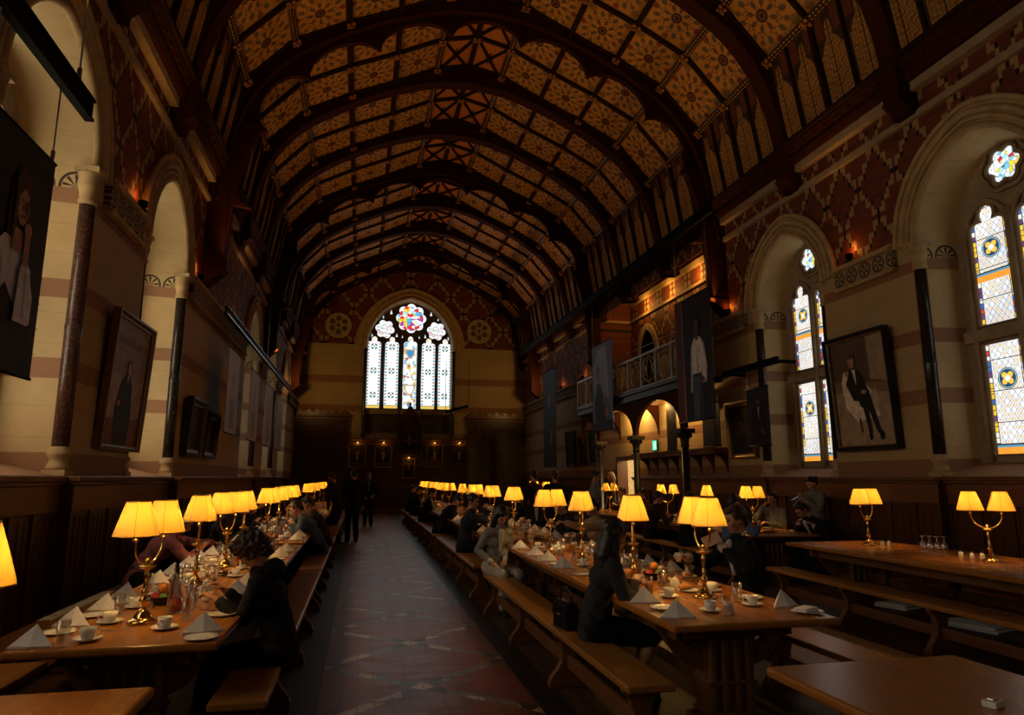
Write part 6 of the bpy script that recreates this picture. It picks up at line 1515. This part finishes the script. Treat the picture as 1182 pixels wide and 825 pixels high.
person(-2.03, 11.9, -15, 'person in black facing the grey-blue shirted diner across the left table', lean=22, nod=18, top=DK, legs=DK, hair='brown', rh=(-1.60, 11.7, .90), lh=(-1.60, 12.1, .86), vox=.018)
person(-2.03, 13.2, -10, 'farther person in black on the wall side of the second left table', lean=18, nod=14, top=(.02, .018, .02), legs=DK, rh=(-1.62, 13.1, .86), lh=(-1.64, 13.4, .82), vox=.018)
person(-.58, 11.2, 178, 'person in a slate blue shirt leaning in on the aisle side of the left tables', lean=24, nod=12, top=(.075, .105, .165), legs=DK, hair='brown', skin='skin', rh=(-.95, 11.35, .98), lh=(-.98, 11.0, .90), vox=.014)
person(-.56, 12.5, 178, 'person in a brown jacket just beyond the slate blue shirt', lean=20, nod=10, top=(.06, .042, .032), legs=DK, hair='brown', rh=(-.95, 12.6, .9), lh=(-.98, 12.3, .86), vox=.018)
person(-.52, 17.6, 150, 'person standing in a navy jacket at the left tables, bending forward', sit=False, lean=16, nod=16, top=NAVY, legs=DK, hair='brown', vox=.018)
person(-.17, 18.3, 100, 'person standing in a long black coat in the aisle, back turned', sit=False, lean=2, nod=2, top=(.006, .006, .007), legs=(.006, .006, .007), hair='black', vox=.018, coat=True, scale=1.04)
person(.28, 23.9, -92, 'person in a dark suit standing in the middle of the aisle, facing the camera', sit=False, lean=0, nod=0, top=NAVY, legs=(.010, .010, .012), hair='black', shirt=(.30, .29, .30), vox=.016, lh=(.42, 23.68, 1.0), rh=(.14, 23.72, .98), scale=1.0)
# centre tables
person(1.70, 4.98, -4, 'woman with long black hair in a black blazer on the near centre bench', scale=.94, lean=11, nod=10, top=(.026, .027, .034), legs=(.006, .006, .008), hair='black', style='long', build=.9, vox=.012, rh=(1.99, 4.90, .84), lh=(2.02, 5.06, .82), skirt=True, feet=((.36, .06), (.30, -.05)))
person(1.64, 8.55, -76, 'woman in a grey cardigan facing the camera on the centre bench, looking down', scale=.92, lean=13, nod=34, top=(.26, .26, .265), legs=(.40, .37, .33), hair='black', style='bob', build=.85, vox=.012, rh=(1.56, 8.36, .60), lh=(1.74, 8.34, .62), relbow=(-.5, -.25, -.8), lelbow=(-.5, .25, -.8), shirt=(.55, .52, .46), spread=.14, feet=((.30, .22), (.34, -.02)))
person(1.62, 11.0, -12, 'person in a dark navy jacket seated on the second centre bench, drinking', lean=8, nod=4, headturn=-24, top=(.022, .028, .040), legs=DK, hair='black', vox=.014, rh=(1.94, 10.80, 1.12), lh=(1.98, 11.05, .86))
person(1.64, 14.8, 0, 'person in black leaning far over the centre tables, third on the aisle side', lean=26, nod=18, top=DK, legs=DK, rh=(2.0, 14.7, .86), lh=(2.02, 15.0, .84), vox=.018)
person(1.64, 18.6, 0, 'person in dark clothes at the third centre table, fourth on the aisle side', lean=16, nod=10, top=(.014, .014, .018), legs=DK, rh=(2.0, 18.5, .86), lh=(2.02, 18.8, .84), vox=.018)
person(1.64, 22.0, 0, 'person in dark clothes at the farthest centre table, fifth on the aisle side', lean=12, nod=8, top=(.014, .013, .013), legs=DK, rh=(2.0, 21.9, .86), lh=(2.02, 22.2, .84), vox=.018)
person(1.64, 24.3, 0, 'person in dark clothes at the farthest centre table, sixth on the aisle side', lean=10, nod=8, top=(.02, .014, .013), legs=DK, rh=(2.0, 24.2, .86), lh=(2.02, 24.5, .84), vox=.018)
person(3.36, 5.62, 172, 'man in a black suit and white shirt holding a paper at the near centre table', lean=5, nod=8, headturn=0, top=(.010, .014, .017), legs=(.009, .009, .012), hair='brown', style='short', vox=.012, shirt=(.62, .62, .65), lh=(2.98, 5.40, 1.03), rh=(2.86, 5.80, .90), feet=((.40, .14), (.44, -.14)))
person(3.24, 8.95, 196, 'woman in a cream patterned top stretching an arm across the centre table', lean=14, nod=8, top=(.34, .24, .15), legs=DK, hair='black', style='bun', vox=.014, lh=(2.62, 8.72, 1.02), rh=(2.82, 9.1, .84), lelbow=(-.1, .3, -.9))
person(3.26, 10.2, 186, 'person in black behind the fourth centre lamp, far side of the table', lean=18, nod=14, top=(.012, .012, .014), legs=DK, rh=(2.86, 10.35, .86), lh=(2.86, 10.05, .86), vox=.016)
person(3.24, 12.25, 214, 'man in a dark suit with a pale shirt facing the camera across the centre table', lean=4, nod=6, headturn=28, top=NAVY, legs=DK, shirt=(.42, .40, .48), rh=(2.88, 12.3, .86), lh=(2.9, 11.95, .84), vox=.014)
person(3.28, 13.8, 185, 'person in dark clothes on the far side of the second centre table', lean=12, nod=8, top=(.016, .015, .018), legs=DK, rh=(2.86, 13.95, .86), lh=(2.86, 13.65, .86), vox=.018)
person(3.9, 15.4, 120, 'standing waiter in a dark waistcoat behind the centre tables', sit=False, lean=4, nod=6, top=(.022, .018, .018), legs=DK, shirt=(.22, .20, .19), vox=.018)
person(4.15, 14.6, 80, 'standing person with black hair, back turned, between centre and right tables', sit=False, lean=4, nod=6, top=(.012, .011, .013), legs=DK, vox=.018)
person(4.75, 13.9, -20, 'standing person in a pale grey shirt by the gallery columns', sit=False, lean=6, nod=8, top=(.20, .20, .215), legs=DK, hair='black', vox=.016, sleeve=1)
person(7.2, 19.3, 185, 'person with fair hair silhouetted in the bright doorway under the gallery', sit=False, lean=2, nod=4, top=(.10, .07, .05), legs=DK, hair='fair', style='bob', vox=.018)
# right tables
person(5.50, 9.75, 10, 'person in a mid blue shirt at the right-wall table, back to camera', lean=8, nod=8, top=(.085, .145, .27), legs=DK, hair='black', vox=.014, rh=(5.92, 9.6, .86), lh=(5.92, 9.95, .86))
person(5.50, 11.2, 0, 'person in black with back turned on the aisle side of the right-wall table', lean=8, nod=8, top=(.010, .009, .010), legs=DK, hair='black', vox=.016, rh=(5.9, 11.0, .86), lh=(5.9, 11.4, .86))
person(5.50, 12.7, 0, 'person in dark brown beyond the black-clad back at the right-wall table', lean=12, nod=8, top=(.03, .02, .016), legs=DK, hair='brown', vox=.018, rh=(5.9, 12.5, .86), lh=(5.9, 12.9, .86))
person(7.16, 11.0, 196, 'person in a light grey sweater facing left at the right-wall table', lean=4, nod=6, top=(.21, .20, .165), legs=DK, hair='black', vox=.014, rh=(6.86, 10.95, 1.10), lh=(6.80, 10.7, .84))
person(7.16, 9.75, 184, 'person in black leaning over a plate at the near end of the right-wall table', lean=26, nod=24, top=(.010, .010, .012), legs=DK, hair='black', vox=.014, shirt=(.5, .5, .5), rh=(6.82, 9.9, .88), lh=(6.84, 9.55, .86))
person(7.46, 10.25, 184, 'person in grey standing by the right wall looking at a phone', sit=False, lean=8, nod=22, top=(.17, .16, .15), legs=DK, hair='black', style='bun', vox=.014, rh=(7.10, 10.25, 1.28), lh=(7.14, 10.12, 1.22), scale=.93)
person(6.86, 15.9, 186, 'person in dark red on the wall side of the third right table', lean=10, nod=6, top=(.12, .025, .03), legs=DK, hair='black', vox=.016, rh=(6.5, 16.0, .9), lh=(6.5, 15.7, .88))
person(6.86, 17.2, 186, 'person in grey on the wall side of the third right table, beyond the red top', lean=10, nod=6, top=(.10, .095, .095), legs=DK, hair='brown', vox=.018, rh=(6.5, 17.3, .9), lh=(6.5, 17.0, .88))
# held things
o = obj('paper_sheet', MB().box(-.075, .075, -.0015, .0015, 0, .10), M['paper'], None, (2.90, 5.38, 1.05), radians(-30)); o.rotation_euler = (radians(28), radians(-24), radians(-35)); tag(o, 'white folded paper held by the man in the black suit', 'paper')
o = obj('phone', MB().box(-.075, .075, -.037, .037, 0, .009), M['black'], None, (6.99, 10.2, 1.255), radians(10), .003); o.rotation_euler = (0, radians(-24), radians(6)); obj('screen', MB().box(-.068, .068, -.032, .032, .0092, .0098), emis('phone glow', (.8, .85, 1), .06), o); tag(o, 'dark phone held by the person in grey standing by the right wall', 'phone')
e = put('cup', 2.775, 5.79, .13, 200, 'white cup in the hand of the man in the black suit', 'cup', 'held cups')
e = put('cup', 1.99, 10.74, .345, 200, 'white cup raised by the person in navy on the second centre bench', 'cup', 'held cups')
e = put('fork', -.94, 5.06, .07, 60, 'steel fork in the hand of the person in the black hoodie', 'fork', 'held forks')
# ---------------------------------------------------------------- camera, light, view
cam = bpy.data.cameras.new('camera'); co_ = bpy.data.objects.new('camera', cam); C.objects.link(co_)
cam.sensor_fit = 'HORIZONTAL'; cam.sensor_width = 36.0; cam.lens = 788.0 / 1182 * 36; cam.clip_end = 200; cam.clip_start = .05
co_.location = (0, 0, 1.6)
co_.rotation_euler = (radians(90 + 9.969), 0, radians(-12.304))
S.camera = co_
wd = bpy.data.worlds.new('dusk'); S.world = wd; wd.use_nodes = True
wd.node_tree.nodes['Background'].inputs[0].default_value = (.5, .6, .8, 1); wd.node_tree.nodes['Background'].inputs[1].default_value = .02
S.view_settings.view_transform = 'Standard'; S.view_settings.look = 'None'; S.view_settings.gamma = 1; S.view_settings.use_curve_mapping = False
S.view_settings.exposure = 0.38
cy = S.cycles
cy.use_denoising = True; cy.max_bounces = 6; cy.diffuse_bounces = 3; cy.glossy_bounces = 3; cy.transmission_bounces = 4; cy.transparent_max_bounces = 12
cy.sample_clamp_indirect = 3.0; cy.caustics_reflective = False; cy.caustics_refractive = False
try: cy.use_light_tree = True
except Exception: pass
def lamp_light(name, typ, loc, power, col, parent=None, r=.03, aim=None, **k):
    L = bpy.data.lights.new(name, typ); L.energy = power; L.color = col
    if typ != 'AREA' : L.shadow_soft_size = r
    for a, b in k.items(): setattr(L, a, b)
    o = bpy.data.objects.new(name, L); C.objects.link(o); o.location = loc
    if parent: o.parent = parent
    if aim is not None: o.rotation_euler = (V(aim) - V(loc)).to_track_quat('-Z', 'Y').to_euler()
    return o
# lamps : a small warm bulb inside every shade
WARM = (1.0, .53, .145)
for i, o in enumerate(LAMPS):
    far_ = o.location.y > 14
    for q in (-1, 1):
        lamp_light('bulb_light', 'POINT', (q * .134, 0, .592), 17, WARM, o, .022)
# uplights on the ledges
AMB = (1.0, .46, .11)
for o in [o for o in C.objects if o.name.startswith('ledge_uplight')]:
    s = 1 if o.location.x < 2 else -1
    lamp_light('uplight_beam', 'SPOT', (o.location.x + s * .30, o.location.y, o.location.z + .16), 88, AMB, None, .04, (o.location.x + s * 4.2, o.location.y + .4, 11.2), spot_size=radians(110), spot_blend=.9)
    lamp_light('uplight_spill', 'POINT', (o.location.x - s * .02, o.location.y, o.location.z + .22), 1.0, (1, .30, .05), None, .03)
# gallery and passage lamps
for y in (15.2, 16.9, 18.7, 20.5): lamp_light('gallery_light', 'POINT', (GX - .28, y, 7.22), 14, (1, .48, .09), None, .06)
for y in (15.2, 16.6, 18.2, 19.2): lamp_light('under_gallery_light', 'POINT', (XR - .35, y, 3.45), 30, (1, .56, .15), None, .05)
lamp_light('passage_light', 'POINT', (XR + 1.2, 19.6, 2.3), 150, (1, .78, .48), None, .1)
for o in [o for o in C.objects if o.name.startswith('picture_lamp')]:
    lamp_light('picture_glow', 'POINT', (o.location.x, o.location.y - .20, o.location.z - .02), 1.1, (1, .5, .12), None, .02)

# extra spots added beside the last ledge lamps to brighten the end wall
for x, ax in ((XL + .32, -1.0), (XR - .32, 5.9)):
    lamp_light('end_wall_fill', 'SPOT', (x, 29.0, 5.4), 80, (1, .55, .16), None, .05, (ax, YF, 6.9), spot_size=radians(100), spot_blend=1.0)
